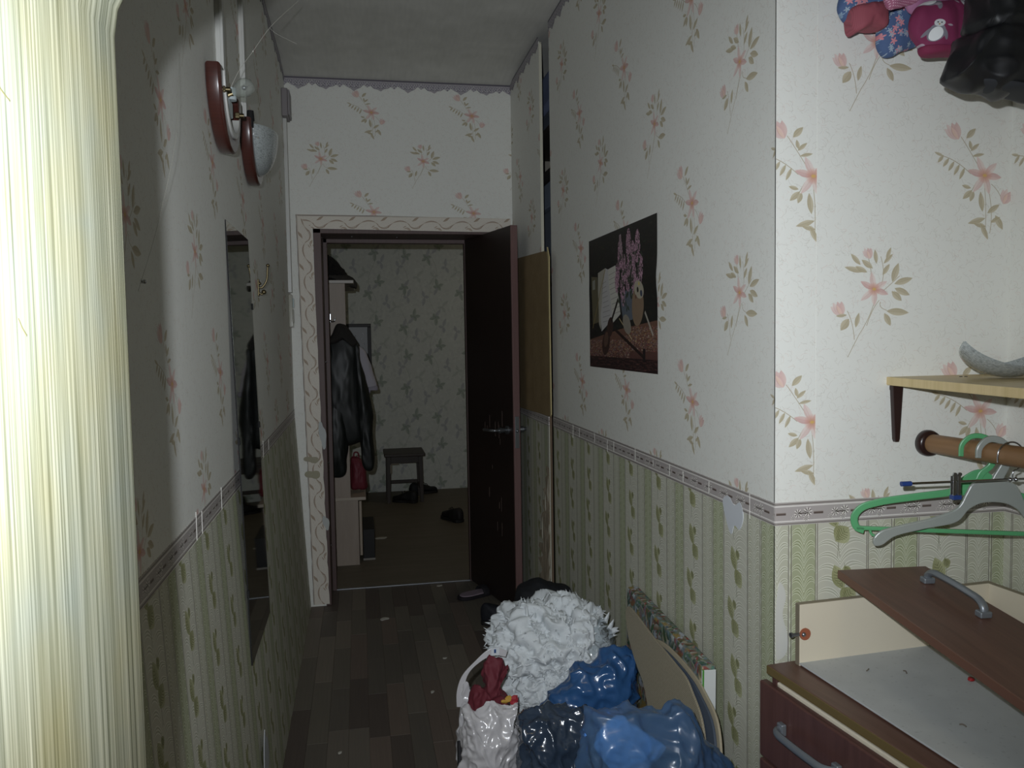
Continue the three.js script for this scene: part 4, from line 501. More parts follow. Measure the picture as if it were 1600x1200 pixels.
// ------------------------------------------------------------------ bags and boards on the corridor floor
const film = (hex, o = {}) => phys({ color: hex, roughness: 0.22, clearcoat: 0.7, clearcoatRoughness: 0.12, side: THREE.DoubleSide, ...o });
const blueFilm = film(0x3f6ea6, { transmission: 0.45, thickness: 0, clearcoat: 0.45 }), blueFilm2 = film(0x7aa2cc, { transmission: 0.8, thickness: 0, roughness: 0.3, clearcoat: 0.4 }), greyFilm = film(0x39485c, { transmission: 0.3, thickness: 0 });
{ // stuffing: white fibre fill bulging out of a clear bag
  const t = thing('bag_of_stuffing', 'heap of white fluffy stuffing bulging out of a clear plastic bag', 'stuffing', [0.59, 0.0, -2.5]); const white = phys({ color: 0xccd1d3, roughness: 1 });
  const outline = rel([[0.455, 0.53], [0.49, 0.525], [0.52, 0.54], [0.55, 0.56], [0.59, 0.56], [0.62, 0.54], [0.66, 0.548], [0.70, 0.53], [0.745, 0.50], [0.765, 0.44], [0.775, 0.36], [0.755, 0.27], [0.70, 0.19], [0.6, 0.16], [0.5, 0.2], [0.435, 0.29], [0.425, 0.35], [0.40, 0.42], [0.42, 0.475]], 0.59, 0);
  const fl = (x, y, z) => 0.036 * fbm(x * 11, y * 11, z * 11, 3) * 2 + 0.022 * ridge(x * 22, y * 22, z * 22) + 0.007 * ridge(x * 60, y * 60, z * 60);
  const body = pillow(outline, 0.17, 0.15, fl, { n: 220, rings: 60 }); obj('stuffing', body, white, t);
  const p = body.attributes.position, nn = body.attributes.normal, tufts = [];
  const shard = (a, d, N, l, w) => { const side = d.clone().cross(N).normalize().multiplyScalar(w), up_ = side.clone().cross(d).normalize().multiplyScalar(w * 0.5), bend = N.clone().multiplyScalar(rr(-0.25, 0.35) * l); const m = a.clone().addScaledVector(d, l * 0.5).addScaledVector(bend, 0.4), tip = a.clone().addScaledVector(d, l).add(bend); const A = a.clone().sub(side), B = a.clone().add(side), C = m.clone().addScaledVector(side, -0.7), D = m.clone().addScaledVector(side, 0.7), E = m.clone().add(up_); const pos = []; for (const t3 of [[A, E, C], [A, B, E], [B, D, E], [C, E, tip], [E, D, tip], [C, tip, D], [A, C, B], [B, C, D]]) for (const v of t3) pos.push(v.x, v.y, v.z); const g = new THREE.BufferGeometry(); g.setAttribute('position', new THREE.Float32BufferAttribute(pos, 3)); g.setAttribute('uv', new THREE.Float32BufferAttribute(new Float32Array(pos.length / 3 * 2), 2)); g.computeVertexNormals(); return g; };
  for (let i = 0; i < 5200; i++) { const k = Math.floor(rnd() * p.count), P = V(p.getX(k), p.getY(k), p.getZ(k)), N = V(nn.getX(k), nn.getY(k), nn.getZ(k)).normalize(); if (P.z < -0.05) continue; const d = N.clone().multiplyScalar(0.55).add(V(rr(-1, 1), rr(-0.6, 1), rr(-1, 1))).normalize(); tufts.push(shard(P.clone().addScaledVector(N, -0.006), d, N, rr(0.008, 0.026), rr(0.002, 0.006))); }
  const tf = obj('fibre_tufts', tufts, phys({ color: 0xd0d5d7, roughness: 1, side: THREE.DoubleSide }), t); tf.userData.kind = 'stuff';
  // tall wisps that break the silhouette
  const wisps = []; for (const [x, y, dx, dy, l] of [[-0.07, 0.52, -0.2, 1, 0.06], [-0.05, 0.53, 0.1, 1, 0.065], [-0.03, 0.54, 0.1, 1, 0.06], [0, 0.54, 0.5, 0.8, 0.05], [0.15, 0.49, 0.4, 1, 0.055], [0.17, 0.46, 0.9, 0.6, 0.045], [-0.12, 0.51, -0.8, 0.5, 0.06], [-0.16, 0.46, -1, 0.4, 0.06], [-0.18, 0.41, -1, 0.1, 0.05], [-0.14, 0.49, -0.9, 0.7, 0.06], [0.08, 0.53, 0.2, 1, 0.05]]) for (let k = 0; k < 7; k++) { const a = Math.atan2(dy, dx) + rr(-0.6, 0.6); wisps.push(shard(V(x + rr(-0.025, 0.025), y + rr(-0.02, 0.01), rr(-0.05, 0.07)), V(Math.cos(a), Math.sin(a), rr(-0.4, 0.5)).normalize(), V(0, 0, 1), l * rr(0.35, 0.75), rr(0.006, 0.013))); } const ws = obj('fibre_wisps', wisps, white, t); ws.userData.kind = 'stuff';
  obj('clear_bag', pillow(rel([[0.47, 0.16], [0.58, 0.20], [0.66, 0.30], [0.63, 0.46], [0.68, 0.545], [0.735, 0.535], [0.775, 0.50], [0.792, 0.40], [0.80, 0.28], [0.78, 0.1], [0.74, 0.008], [0.5, 0.008], [0.45, 0.06]], 0.59, 0), 0.185, 0.16, crinkle(0.012, 11, 3), { n: 140, rings: 30 }), phys({ color: 0xe4e8ea, roughness: 0.08, transmission: 0.92, thickness: 0, side: THREE.DoubleSide, clearcoat: 0.8, clearcoatRoughness: 0.05 }), t);
}
{ // blue bag: a flap drawn over the stuffing and the body in front
  const t = thing('blue_plastic_bag', 'crumpled blue plastic bag drawn up against the white stuffing', 'plastic bag', [0.62, 0, -2.24]);
  obj('bag_flap', pillow(rel([[0.56, 0.415], [0.603, 0.464], [0.639, 0.457], [0.67, 0.475], [0.693, 0.496], [0.74, 0.498], [0.781, 0.49], [0.795, 0.46], [0.785, 0.34], [0.76, 0.1], [0.74, 0.006], [0.52, 0.006], [0.46, 0.2], [0.45, 0.33], [0.502, 0.362], [0.534, 0.389]], 0.62, 0), 0.09, 0.06, crinkle(0.022, 9, 1), { n: 160, rings: 36 }), blueFilm, t);
  obj('contents', pillow(rel([[0.55, 0.33], [0.64, 0.4], [0.72, 0.42], [0.75, 0.3], [0.73, 0.03], [0.54, 0.03], [0.5, 0.2]], 0.62, 0), 0.05, 0.04, cloth(0.012, 12, 4)), phys({ color: 0x9aa4ac, roughness: 0.9 }), t);
}
{
  const t = thing('dark_plastic_bag', 'see-through plastic bag of dark clothes between white and blue bags', 'plastic bag', [0.5, 0, -2.1]);
  obj('film', pillow(rel([[0.397, 0.388], [0.44, 0.405], [0.472, 0.412], [0.54, 0.40], [0.608, 0.38], [0.62, 0.31], [0.61, 0.1], [0.6, 0.006], [0.39, 0.006], [0.385, 0.12], [0.391, 0.245], [0.407, 0.333]], 0.5, 0), 0.09, 0.08, crinkle(0.02, 12, 7), { n: 160, rings: 36 }), greyFilm, t);
  obj('dark_clothes', pillow(rel([[0.42, 0.33], [0.48, 0.36], [0.57, 0.35], [0.59, 0.25], [0.58, 0.02], [0.41, 0.02], [0.405, 0.2]], 0.5, 0), 0.06, 0.05, cloth(0.016, 12, 9)), phys({ color: 0x12141a, roughness: 0.8 }), t);
}
{
  const t = thing('blue_plastic_bag', 'large blue plastic bag in front with a white bundle inside', 'plastic bag', [0.6, 0, -1.57]);
  obj('film', pillow(rel([[0.442, 0.652], [0.47, 0.66], [0.505, 0.658], [0.56, 0.643], [0.612, 0.637], [0.62, 0.65], [0.636, 0.654], [0.675, 0.625], [0.722, 0.548], [0.775, 0.469], [0.79, 0.40], [0.785, 0.2], [0.76, 0.006], [0.44, 0.006], [0.40, 0.2], [0.41, 0.395], [0.419, 0.511], [0.432, 0.585]], 0.6, 0), 0.1, 0.045, crinkle(0.018, 10, 5), { n: 180, rings: 40, centre: [0, 0.36] }), blueFilm2, t);
  const b = obj('white_bundle', pillow(rel([[0.454, 0.577], [0.475, 0.612], [0.505, 0.634], [0.54, 0.615], [0.575, 0.585], [0.615, 0.552], [0.59, 0.52], [0.55, 0.5], [0.5, 0.51], [0.47, 0.54]], 0.6, 0), 0.02, 0.02, crinkle(0.005, 14, 2)), phys({ color: 0xf8fcfc, roughness: 0.5, clearcoat: 0.3 }), t); b.position.z = 0.006;
  obj('dark_clothes', pillow(rel([[0.46, 0.55], [0.54, 0.56], [0.62, 0.54], [0.7, 0.42], [0.72, 0.02], [0.46, 0.02], [0.44, 0.3]], 0.6, 0), 0.05, 0.03, cloth(0.016, 12, 12)), phys({ color: 0x24303f, roughness: 0.8 }), t).position.z = -0.012;
}
{
  const t = thing('white_carrier_bag', 'white plastic carrier bag with red cloth inside, left of the heap', 'carrier bag', [0.335, 0, -2.24]); const w = film(0xc8c6c8, { transmission: 0.12, roughness: 0.3 });
  const P = (a) => rel(a, 0.335, 0);
  obj('front', pillow(P([[0.275, 0.386], [0.297, 0.362], [0.315, 0.38], [0.337, 0.397], [0.365, 0.388], [0.389, 0.381], [0.424, 0.386], [0.412, 0.326], [0.428, 0.281], [0.41, 0.221], [0.416, 0.112], [0.429, 0.006], [0.252, 0.006], [0.243, 0.134], [0.246, 0.212], [0.256, 0.254], [0.248, 0.301], [0.256, 0.37]]), 0.065, 0.02, crinkle(0.016, 12, 4), { n: 180, rings: 36, centre: [-0.0, 0.2] }), w, t).position.z = 0.04;
  obj('back', pillow(P([[0.262, 0.34], [0.27, 0.40], [0.285, 0.42], [0.30, 0.40], [0.308, 0.371], [0.34, 0.35], [0.40, 0.34], [0.41, 0.25], [0.42, 0.02], [0.255, 0.02], [0.25, 0.2]]), 0.02, 0.05, crinkle(0.012, 12, 9), { n: 140, rings: 26, centre: [0, 0.18] }), w, t).position.z = -0.05;
  const hp = [[-0.073, 0.34], [-0.068, 0.39], [-0.056, 0.43], [-0.028, 0.462], [0.03, 0.497], [0.07, 0.486]]; obj('handle', [plate(ribbon(hp, (k) => 0.016 + 0.006 * Math.sin(k * 9), 40), 0.004, 0.001)], w, t).position.z = -0.055;
  obj('red_cloth', pillow(P([[0.336, 0.497], [0.36, 0.497], [0.377, 0.489], [0.383, 0.46], [0.399, 0.467], [0.382, 0.438], [0.379, 0.41], [0.394, 0.376], [0.393, 0.3], [0.346, 0.27], [0.3, 0.31], [0.291, 0.393], [0.304, 0.414], [0.326, 0.418], [0.329, 0.453], [0.324, 0.482]]), 0.032, 0.028, (x, y, z) => 0.014 * ridge(x * 22 + 3, y * 12, z * 20) ** 2 + 0.006 * ridge(x * 50, y * 30, z * 40) - 0.008, { centre: [0.01, 0.39] }), phys({ color: 0x5e1c28, roughness: 0.75 }), t);
  obj('red_scrap', pillow(P([[0.397, 0.39], [0.42, 0.4], [0.424, 0.38], [0.418, 0.37], [0.4, 0.372]]), 0.008, 0.008, crinkle(0.006, 20, 3)), phys({ color: 0x9a2a34, roughness: 0.7 }), t).position.z = 0.03; obj('yellow_scrap', pillow(P([[0.372, 0.385], [0.398, 0.4], [0.402, 0.386], [0.385, 0.376]]), 0.006, 0.006, crinkle(0.006, 20, 5)), phys({ color: 0xb08a34, roughness: 0.7 }), t).position.z = 0.03;
  { const [c, g] = canvas(64, 64, '#c8cccf'); g.fillStyle = '#2a4a78'; g.fillRect(22, 14, 16, 30); const m = obj('print', bx(-0.012, -0.012, 0, 0.012, 0.012, 0.0008), phys({ map: texture(c), roughness: 0.4 }), t); m.position.set(0.036, 0.497, -0.0525); }
}
tag(obj('dark_strap', tube([[0.24, 0.012, -2.1], [0.245, 0.1, -2.17], [0.25, 0.2, -2.2], [0.256, 0.26, -2.25]], 0.008, 30, 8), phys({ color: 0x17161a, roughness: 0.7 })), 'dark strap hanging beside the left edge of the white carrier bag', 'strap');
{ // flat printed carton leaning on the wall
  const W = 512, H = 512, [c, g] = canvas(W, H, '#6f7568'); const cols = ['#2f4a34', '#3f6a48', '#8a8f8c', '#6d7f92', '#a39a80', '#7c5a3c', '#4a5a66', '#8c3f3c', '#b0b4b2', '#55643c'];
  for (let i = 0; i < 1500; i++) leaf(g, rnd() * W, rnd() * H, rr(14, 64), rr(6, 26), rr(0, 6.3), [cols[Math.floor(rnd() * 10)], cols[Math.floor(rnd() * 10)]]);
  for (let i = 0; i < 40; i++) { const x = rnd() * W, y = rnd() * H; for (let k = 0; k < 8; k++) leaf(g, x, y, 22, 10, k * 0.8, i % 2 ? ['#b9bcc0', '#8d98a6'] : ['#a08a54', '#7a6a3c']); }
  const tx = texture(c); tx.repeat.set(2.4, 2.4);
  const t = thing('printed_carton', 'flat floral printed carton leaning on the wall behind the oval board', 'carton', [0.819, 0, -2.1]); t.rotation.set(0, -0.045, 0); t.rotateZ(-0.012);
  obj('carton', rb(-0.022, 0.004, -0.32, 0.018, 0.62, 0.315, 0.01, 3), phys({ map: tx, roughness: 0.5 }), t);
  const [c2, g2] = canvas(64, 960, '#c8cbca'); g2.fillStyle = '#4e8a3e'; g2.fillRect(0, 0, 10, 960); g2.fillStyle = '#70767a'; g2.beginPath(); g2.moveTo(0, 640); g2.lineTo(64, 380); g2.lineTo(64, 470); g2.lineTo(0, 720); g2.fill(); g2.fillStyle = '#5d9a48'; g2.beginPath(); g2.moveTo(0, 740); g2.lineTo(64, 500); g2.lineTo(64, 960); g2.lineTo(0, 960); g2.fill(); g2.strokeStyle = '#b06a4c'; g2.lineWidth = 3; g2.beginPath(); g2.moveTo(6, 330); g2.quadraticCurveTo(34, 360, 56, 330); g2.stroke();
  const e = wuv(new RoundedBoxGeometry(0.036, 0.6, 0.004, 2, 0.0018).translate(-0.002, 0.31, 0.3165), 0.036, 0.6, -0.02, 0.01); obj('end_panel', e, phys({ map: texture(c2), roughness: 0.45 }), t);
}
{ // two thin boards with rounded corner leaning on the carton
  const t = thing('oval_board', 'beige rounded board with fine woven surface leaning before the floral carton', 'board', [0.655, 0, -1.95]);
  const weave = (() => { const q = dataTex(256, 256, (u, v) => { const k = Math.sin(u * 201) * Math.sin(v * 201) * 16 + noise(u * 40, v * 40, 2) * 8; return [146 + k, 138 + k, 118 + k]; }); q.repeat.set(5, 5); const b = q.clone(); b.colorSpace = THREE.NoColorSpace; b.needsUpdate = true; return phys({ map: q, bumpMap: b, bumpScale: 0.0015, roughness: 0.75 }); })();
  // local x runs along the wall towards the camera, y up the board
  const o = smooth2([[-0.335, 0.6], [-0.325, 0.618], [-0.28, 0.62], [-0.12, 0.606], [0.04, 0.596], [0.13, 0.588], [0.165, 0.575], [0.24, 0.54], [0.285, 0.49], [0.31, 0.43], [0.325, 0.3], [0.31, 0.15], [0.27, 0.04], [0.2, 0.0], [0.1, 0.03], [0.02, 0.2], [-0.03, 0.4], [-0.09, 0.462], [-0.2, 0.505], [-0.27, 0.54], [-0.315, 0.575]], 160);
  const rim = smooth2([[0.06, 0.04], [0.0, 0.3], [-0.04, 0.44], [-0.1, 0.5], [-0.2, 0.56], [-0.1, 0.6], [0.13, 0.6], [0.2, 0.585], [0.28, 0.555], [0.325, 0.50], [0.35, 0.42], [0.365, 0.3], [0.365, 0.15], [0.34, 0.04], [0.28, 0.0], [0.12, 0.0]], 140);
  const lay = (g, off) => { g.translate(0, 0, off); const m = new THREE.Matrix4().makeBasis(V(0, 0, 1), V(0.215, 0.976, 0), V(-0.976, 0.215, 0)); return g.applyMatrix4(m); };
  obj('front_board', lay(plate(o, 0.006, 0.0015), 0.012), weave, t); obj('middle_sheet', lay(plate(rim.map(([x, y]) => [x * 0.985, y * 0.985]), 0.006, 0.001), 0.003), phys({ color: 0x46505e, roughness: 0.6 }), t); obj('rear_board', lay(plate(rim, 0.006, 0.0015), -0.006), phys({ color: 0xa59b84, roughness: 0.7 }), t);
}
for (const [x, z, s, a, label] of [[0.339, -3.498, 0.012, 0.3, 'small white paper scrap on the floor, the brightest near the bags'], [0.255, -3.167, 0.013, 1.2, 'small white scrap on the floor left of the carrier bag'], [0.09, -4.065, 0.03, 0.4, 'pale crumpled scrap on the floor before the doorway'], [-0.1, -2.76, 0.01, 0.9, 'tiny pale crumb on the floor near the left wall'], [0.42, -4.55, 0.02, 0.2, 'pale scrap on the threshold strip in the doorway'], [0.12, -5.75, 0.05, 0.5, 'pale flake on the hall floor beside the shoe box']]) { const p = []; for (let k = 0; k < 9; k++) { const q = k / 9 * 6.283; p.push([Math.cos(q) * s * rr(0.6, 1), Math.sin(q) * s * rr(0.35, 0.7)]); } const m = tag(obj('paper_scrap', plate(smooth2(p, 24), 0.003, 0.0008).rotateX(-Math.PI / 2), phys({ color: 0xb8b6ac, roughness: 0.9 })), label, 'paper scrap'); m.position.set(x, z > -4.58 && z < -4.5 ? 0.0018 : z < -4.6 ? 0.0036 : 0.0022, z); m.rotation.y = a; }
{ // torn flap of paper at the foot of the left wall
  const m = tag(obj('paper_flap', plate(smooth2([[-0.05, 0], [-0.045, 0.09], [-0.02, 0.13], [0.0, 0.1], [0.03, 0.08], [0.05, 0.03], [0.045, 0]], 40), 0.002, 0.0006), phys({ color: 0xb4b8bc, roughness: 0.8 })), 'torn pale flap of wallpaper at the foot of the left wall', 'paper flap'); m.rotation.y = Math.PI / 2; m.position.set(-0.288, 0.2, -2.32);
}

// ------------------------------------------------------------------ niche: chest of drawers, drawer on top, shelf, rod, hangers
function archHandle(w, h, mat, parent, p, rot) { // broad bow handle, local x along its length, z out of the front
  const pts = [[-w / 2, 0, 0], [-w / 2, 0, h * 0.6], [-w * 0.42, 0, h], [-w * 0.2, 0, h * 1.12], [w * 0.2, 0, h * 1.12], [w * 0.42, 0, h], [w / 2, 0, h * 0.6], [w / 2, 0, 0]]; const c = new THREE.CatmullRomCurve3(pts.map((q) => V(...q)));
  const g = new THREE.TubeGeometry(c, 50, 0.0065, 10, false); const q = g.attributes.position; for (let i = 0; i < q.count; i++) q.setY(i, q.getY(i) * 1.25); g.computeVertexNormals();
  const m = obj('handle', [g, rb(-w / 2 - 0.009, -0.012, 0, -w / 2 + 0.009, 0.012, 0.012, 0.003), rb(w / 2 - 0.009, -0.012, 0, w / 2 + 0.009, 0.012, 0.012, 0.003)], mat, parent); m.position.set(...p); m.rotation.set(...rot); return m;
}
const handleMat = phys({ color: 0x7c8288, roughness: 0.35, metalness: 0.4 });
{
  const t = thing('chest_of_drawers', 'red brown chest of drawers in the niche under the coat rail', 'chest', [0.812, 0, -1.508], 0.11);
  const D = 0.42, L = 0.84;
  obj('top', rb(-0.0, 0.716, 0, D, 0.734, L, 0.003), chestWood, t); obj('top_edge', rb(-0.0012, 0.7165, 0.002, 0.001, 0.7335, L - 0.002, 0.0008), chestEdge, t);
  obj('side_panel', rb(0.012, 0, 0.002, D - 0.004, 0.716, 0.018, 0.002), chestWoodV, t); obj('side_panel', rb(0.012, 0, L - 0.018, D - 0.004, 0.716, L - 0.002, 0.002), chestWoodV, t); obj('back_panel', rb(D - 0.008, 0.03, 0.018, D - 0.002, 0.716, L - 0.018, 0.001), cream, t);
  for (let k = 0; k < 4; k++) { const y1 = 0.703 - k * 0.165, y0 = y1 - 0.159; const d = obj('drawer', rb(-0.014, y0, -0.004, 0.004, y1, L + 0.004, 0.004, 3), chestWoodV, t); obj('drawer_box', [rb(0.004, y0 + 0.015, 0.03, 0.36, y1 + 0.004, 0.042), rb(0.004, y0 + 0.015, L - 0.042, 0.36, y1 + 0.004, L - 0.03), rb(0.004, y0 + 0.02, 0.03, 0.012, y1 + 0.006, L - 0.03)], cream, d); archHandle(0.16, 0.026, handleMat, d, [-0.014, (y0 + y1) / 2 + 0.014, 0.16], [0, -Math.PI / 2, 0]); archHandle(0.16, 0.026, handleMat, d, [-0.014, (y0 + y1) / 2 + 0.014, L - 0.16], [0, -Math.PI / 2, 0]); }
}
{
  const t = thing('pulled_out_drawer', 'empty cream drawer box without its front lying on the chest', 'drawer', [0.873, 0.734, -1.5], 0.07); const D = 0.487, L = 0.62;
  obj('bottom_board', rb(0, 0.003, 0.008, D, 0.0065, L - 0.008, 0.0008), greyBoard, t);
  obj('side_panel', rb(0, 0, 0, D, 0.128, 0.014, 0.001), cream, t); obj('side_panel', rb(0, 0, L - 0.014, D, 0.124, L, 0.001), cream, t); obj('back_panel', rb(D - 0.014, 0, 0.014, D, 0.128, L - 0.014, 0.001), cream, t);
  const chip = plaster(0x7d7462, 0.002); obj('raw_edge', rb(-0.0012, 0.0, 0.0005, 0.0005, 0.128, 0.0135, 0.0004), chip, t); obj('raw_edge', rb(0, 0.1275, 0.0005, D, 0.129, 0.0135, 0.0004), phys({ color: 0x8f8672, roughness: 0.8 }), t); obj('raw_edge', rb(D - 0.0135, 0.1275, 0.014, D - 0.0005, 0.129, L - 0.014, 0.0004), phys({ color: 0x8f8672, roughness: 0.8 }), t);
  obj('screw', [cyl(0.0035, 0.0035, 0.034, [-0.003, 0.066, 0.012], 'x', 12), cyl(0.0055, 0.0055, 0.004, [-0.018, 0.066, 0.012], 'x', 14), ball(0.005, [0.008, 0.066, 0.0155], 12)], steel, t); obj('washer', cyl(0.0125, 0.0125, 0.003, [0.012, 0.066, 0.0148], 'z', 28), phys({ color: 0x9a5a40, roughness: 0.5 }), t);
}
{ // detached drawer front lying across the drawer box, its far end against the wall
  const t = thing('drawer_front', 'loose red brown drawer front with grey handle lying across the open drawer', 'drawer front'); 
  const zx = V(-0.03, -0.054, 0.565).normalize(), xx = V(1, 0, -0.07).normalize(), yy = zx.clone().cross(xx).normalize(); xx.copy(yy).cross(zx).normalize();
  t.matrix.makeBasis(xx, yy, zx).setPosition(0.977, 0.903, -1.515); t.matrix.decompose(t.position, t.quaternion, t.scale);
  obj('board', rb(0, 0, 0, 0.2, 0.017, 0.74, 0.002), chestWood, t); obj('edge_band', rb(-0.0008, 0.0006, 0.001, 0.001, 0.0164, 0.739, 0.0004), phys({ color: 0x6c4c3e, roughness: 0.45 }), t); archHandle(0.16, 0.026, handleMat, t, [0.145, 0.017, 0.165], [-Math.PI / 2, 0, Math.PI / 2]);
}
tag(obj('red_bead', [new THREE.SphereGeometry(0.006, 16, 10).scale(1.2, 0.55, 0.9).translate(1.147, 0.744, -1.333), new THREE.TorusGeometry(0.0045, 0.0012, 8, 20).rotateX(Math.PI / 2).translate(1.147, 0.7465, -1.333)], phys({ color: 0xa01a1e, roughness: 0.4 })), 'tiny red bead on the grey bottom of the open drawer', 'bead');
for (const [x, z, a, label] of [[0.985, -1.42, 0.5, 'dark crumb on the drawer bottom near its left end'], [1.05, -1.395, 1.4, 'tiny dark crumb on the drawer bottom beneath the loose front'], [1.0, -1.18, 2.2, 'thin grey crumb on the drawer bottom nearest the camera']]) { const m = tag(obj('crumb', tube([[-0.006, 0, 0], [0, 0.002, 0.001], [0.005, 0.001, -0.001]], 0.0013, 10, 6), phys({ color: 0x6a6258, roughness: 0.9 })), label, 'crumb'); m.position.set(x, 0.742, z); m.rotation.y = a; }
{
  const t = thing('wall_shelf', 'pale wooden shelf board on dark bracket above the coat rail', 'shelf', [1.116, 1.303, ZF]);
  const g = plate([[0, 0.0], [0.298, 0.0], [0.298, 0.7], [-0.06, 0.7]].map(([x, z]) => [x, -z]), 0.018, 0.0015).rotateX(-Math.PI / 2).translate(0, 0.009, 0); obj('board', g, shelfWood, t);
  const prof = (w0, w1, l, t0, t1) => { const s = shapeOf([[-w0 / 2, 0], [w0 / 2, 0], [w1 / 2, -l + w1 / 2], [w1 * 0.3, -l], [-w1 * 0.3, -l], [-w1 / 2, -l + w1 / 2]]); return wuv(new THREE.ExtrudeGeometry(s, { depth: t0, bevelEnabled: true, bevelSize: 0.002, bevelThickness: 0.002, bevelSegments: 3, bevelOffset: -0.002 })); };
  obj('bracket', [prof(0.026, 0.012, 0.122, 0.008).translate(0.02, -0.001, 0.002), prof(0.026, 0.012, 0.26, 0.006).rotateX(-Math.PI / 2).rotateY(Math.PI).rotateZ(0).translate(0.02, -0.009, 0.003)], darkBrownPlastic, t);
  for (const s of [-1, 1]) obj('screw', cyl(0.0032, 0.0032, 0.0012, [0.13 + s * 0.006, 0.0184, 0.07], 'y', 12), blackMat, t);
}
{ // the missing glass of the first lamp lies on the shelf
  const t = thing('glass_lamp_shade', 'spare mottled glass lamp shade lying bowl-like on the pale shelf', 'lamp shade', [1.28, 1.3215, -1.40]);
  const q = glassBowl(0.118, 0.075).map((g) => g.scale(1, 0.075 / 0.118, 1).rotateX(Math.PI / 4)); const m = obj('glass', q, mottled, t); m.position.set(0, 0.0765, 0); m.rotation.y = 0.12;
}
{
  const t = thing('coat_rail', 'round brown wooden coat rail fixed to the niche wall under the shelf', 'rail', [1.215, 1.174, ZF]);
  const dir = V(0.1, 0, 0.895), len = dir.length(); const r = obj('rail', wuv(new THREE.CylinderGeometry(0.0205, 0.0205, len - 0.004, 32).rotateX(Math.PI / 2).translate(0, 0, len / 2 + 0.002)), rodWood, t); r.rotation.y = Math.atan2(dir.x, dir.z);
  obj('rail_socket', new THREE.LatheGeometry([[0.0, 0], [0.0285, 0], [0.029, 0.008], [0.027, 0.015], [0.021, 0.019], [0, 0.019]].map(([a, b]) => new THREE.Vector2(a, b)), 32).rotateX(Math.PI / 2), darkBrownPlastic, t);
}
function hanger(name, label, z, turn) { const x = 1.215 + (z - ZF) * 0.112; return thing(name, label, 'hanger', [x, 1.174, z], turn); }
{ // green plastic hanger
  const t = hanger('green_hanger', 'green plastic hanger behind the grey one on the coat rail', -1.42, -0.42); const m = phys({ color: 0x57a06c, roughness: 0.35, clearcoat: 0.3 });
  obj('hook', plate(ribbon([[-0.033, -0.012], [-0.031, 0.012], [-0.016, 0.028], [0.004, 0.03], [0.024, 0.018], [0.03, -0.006], [0.022, -0.03], [0.006, -0.046], [0.0, -0.06]], (k) => 0.009 + 0.004 * k, 50), 0.007, 0.002), m, t);
  obj('neck', plate(smooth2([[-0.008, -0.04], [0.012, -0.04], [0.05, -0.085], [-0.055, -0.085]], 30), 0.005, 0.0015), m, t);
  const s = [[0, -0.075], [-0.06, -0.088], [-0.12, -0.098], [-0.19, -0.112], [-0.222, -0.125], [-0.235, -0.145], [-0.23, -0.166], [-0.215, -0.172]]; const mir = (a) => a.map(([x, y]) => [-x, y]).reverse();
  obj('shoulder_bar', plate(ribbon(s, 0.0145, 60), 0.008, 0.002), m, t); obj('shoulder_bar', plate(ribbon(mir(s), 0.0145, 60), 0.008, 0.002), m, t);
  obj('lower_bar', plate(ribbon([[-0.232, -0.167], [-0.1, -0.167], [0.1, -0.167], [0.232, -0.167]], 0.0085, 40), 0.008, 0.002), m, t); obj('strap_notch', plate(ribbon([[-0.205, -0.168], [-0.2, -0.18], [-0.185, -0.181], [-0.178, -0.17]], 0.005, 24), 0.006, 0.001), m, t);
}
{ // translucent grey suit hanger
  const t = hanger('grey_hanger', 'translucent grey plastic hanger with oval opening on the coat rail', -1.385, -0.34); const m = phys({ color: 0xaeb4ae, roughness: 0.3, transmission: 0.35, thickness: 0, clearcoat: 0.3 });
  obj('hook', plate(ribbon([[-0.029, -0.01], [-0.027, 0.01], [-0.012, 0.0265], [0.006, 0.027], [0.022, 0.014], [0.027, -0.008], [0.018, -0.03], [0.008, -0.05], [0.002, -0.066]], (k) => 0.01 + 0.01 * k, 50).map(([x, y]) => [x, y]), 0.008, 0.002), m, t);
  const half = [[-0.02, -0.055], [-0.04, -0.062], [-0.05, -0.08], [-0.066, -0.11], [-0.11, -0.131], [-0.175, -0.149], [-0.213, -0.162], [-0.226, -0.178], [-0.224, -0.191], [-0.21, -0.19], [-0.186, -0.172], [-0.13, -0.155], [-0.066, -0.138], [-0.044, -0.112], [-0.02, -0.1]];
  const all = [...half, ...half.map(([x, y]) => [-x, y]).reverse()];
  const sh = shapeOf(smooth2(all, 160)); obj('body', wuv(new THREE.ExtrudeGeometry(sh, { depth: 0.005, bevelEnabled: true, bevelSize: 0.002, bevelThickness: 0.002, bevelSegments: 2, bevelOffset: -0.002 }).translate(0, 0, -0.0025)), m, t);
}
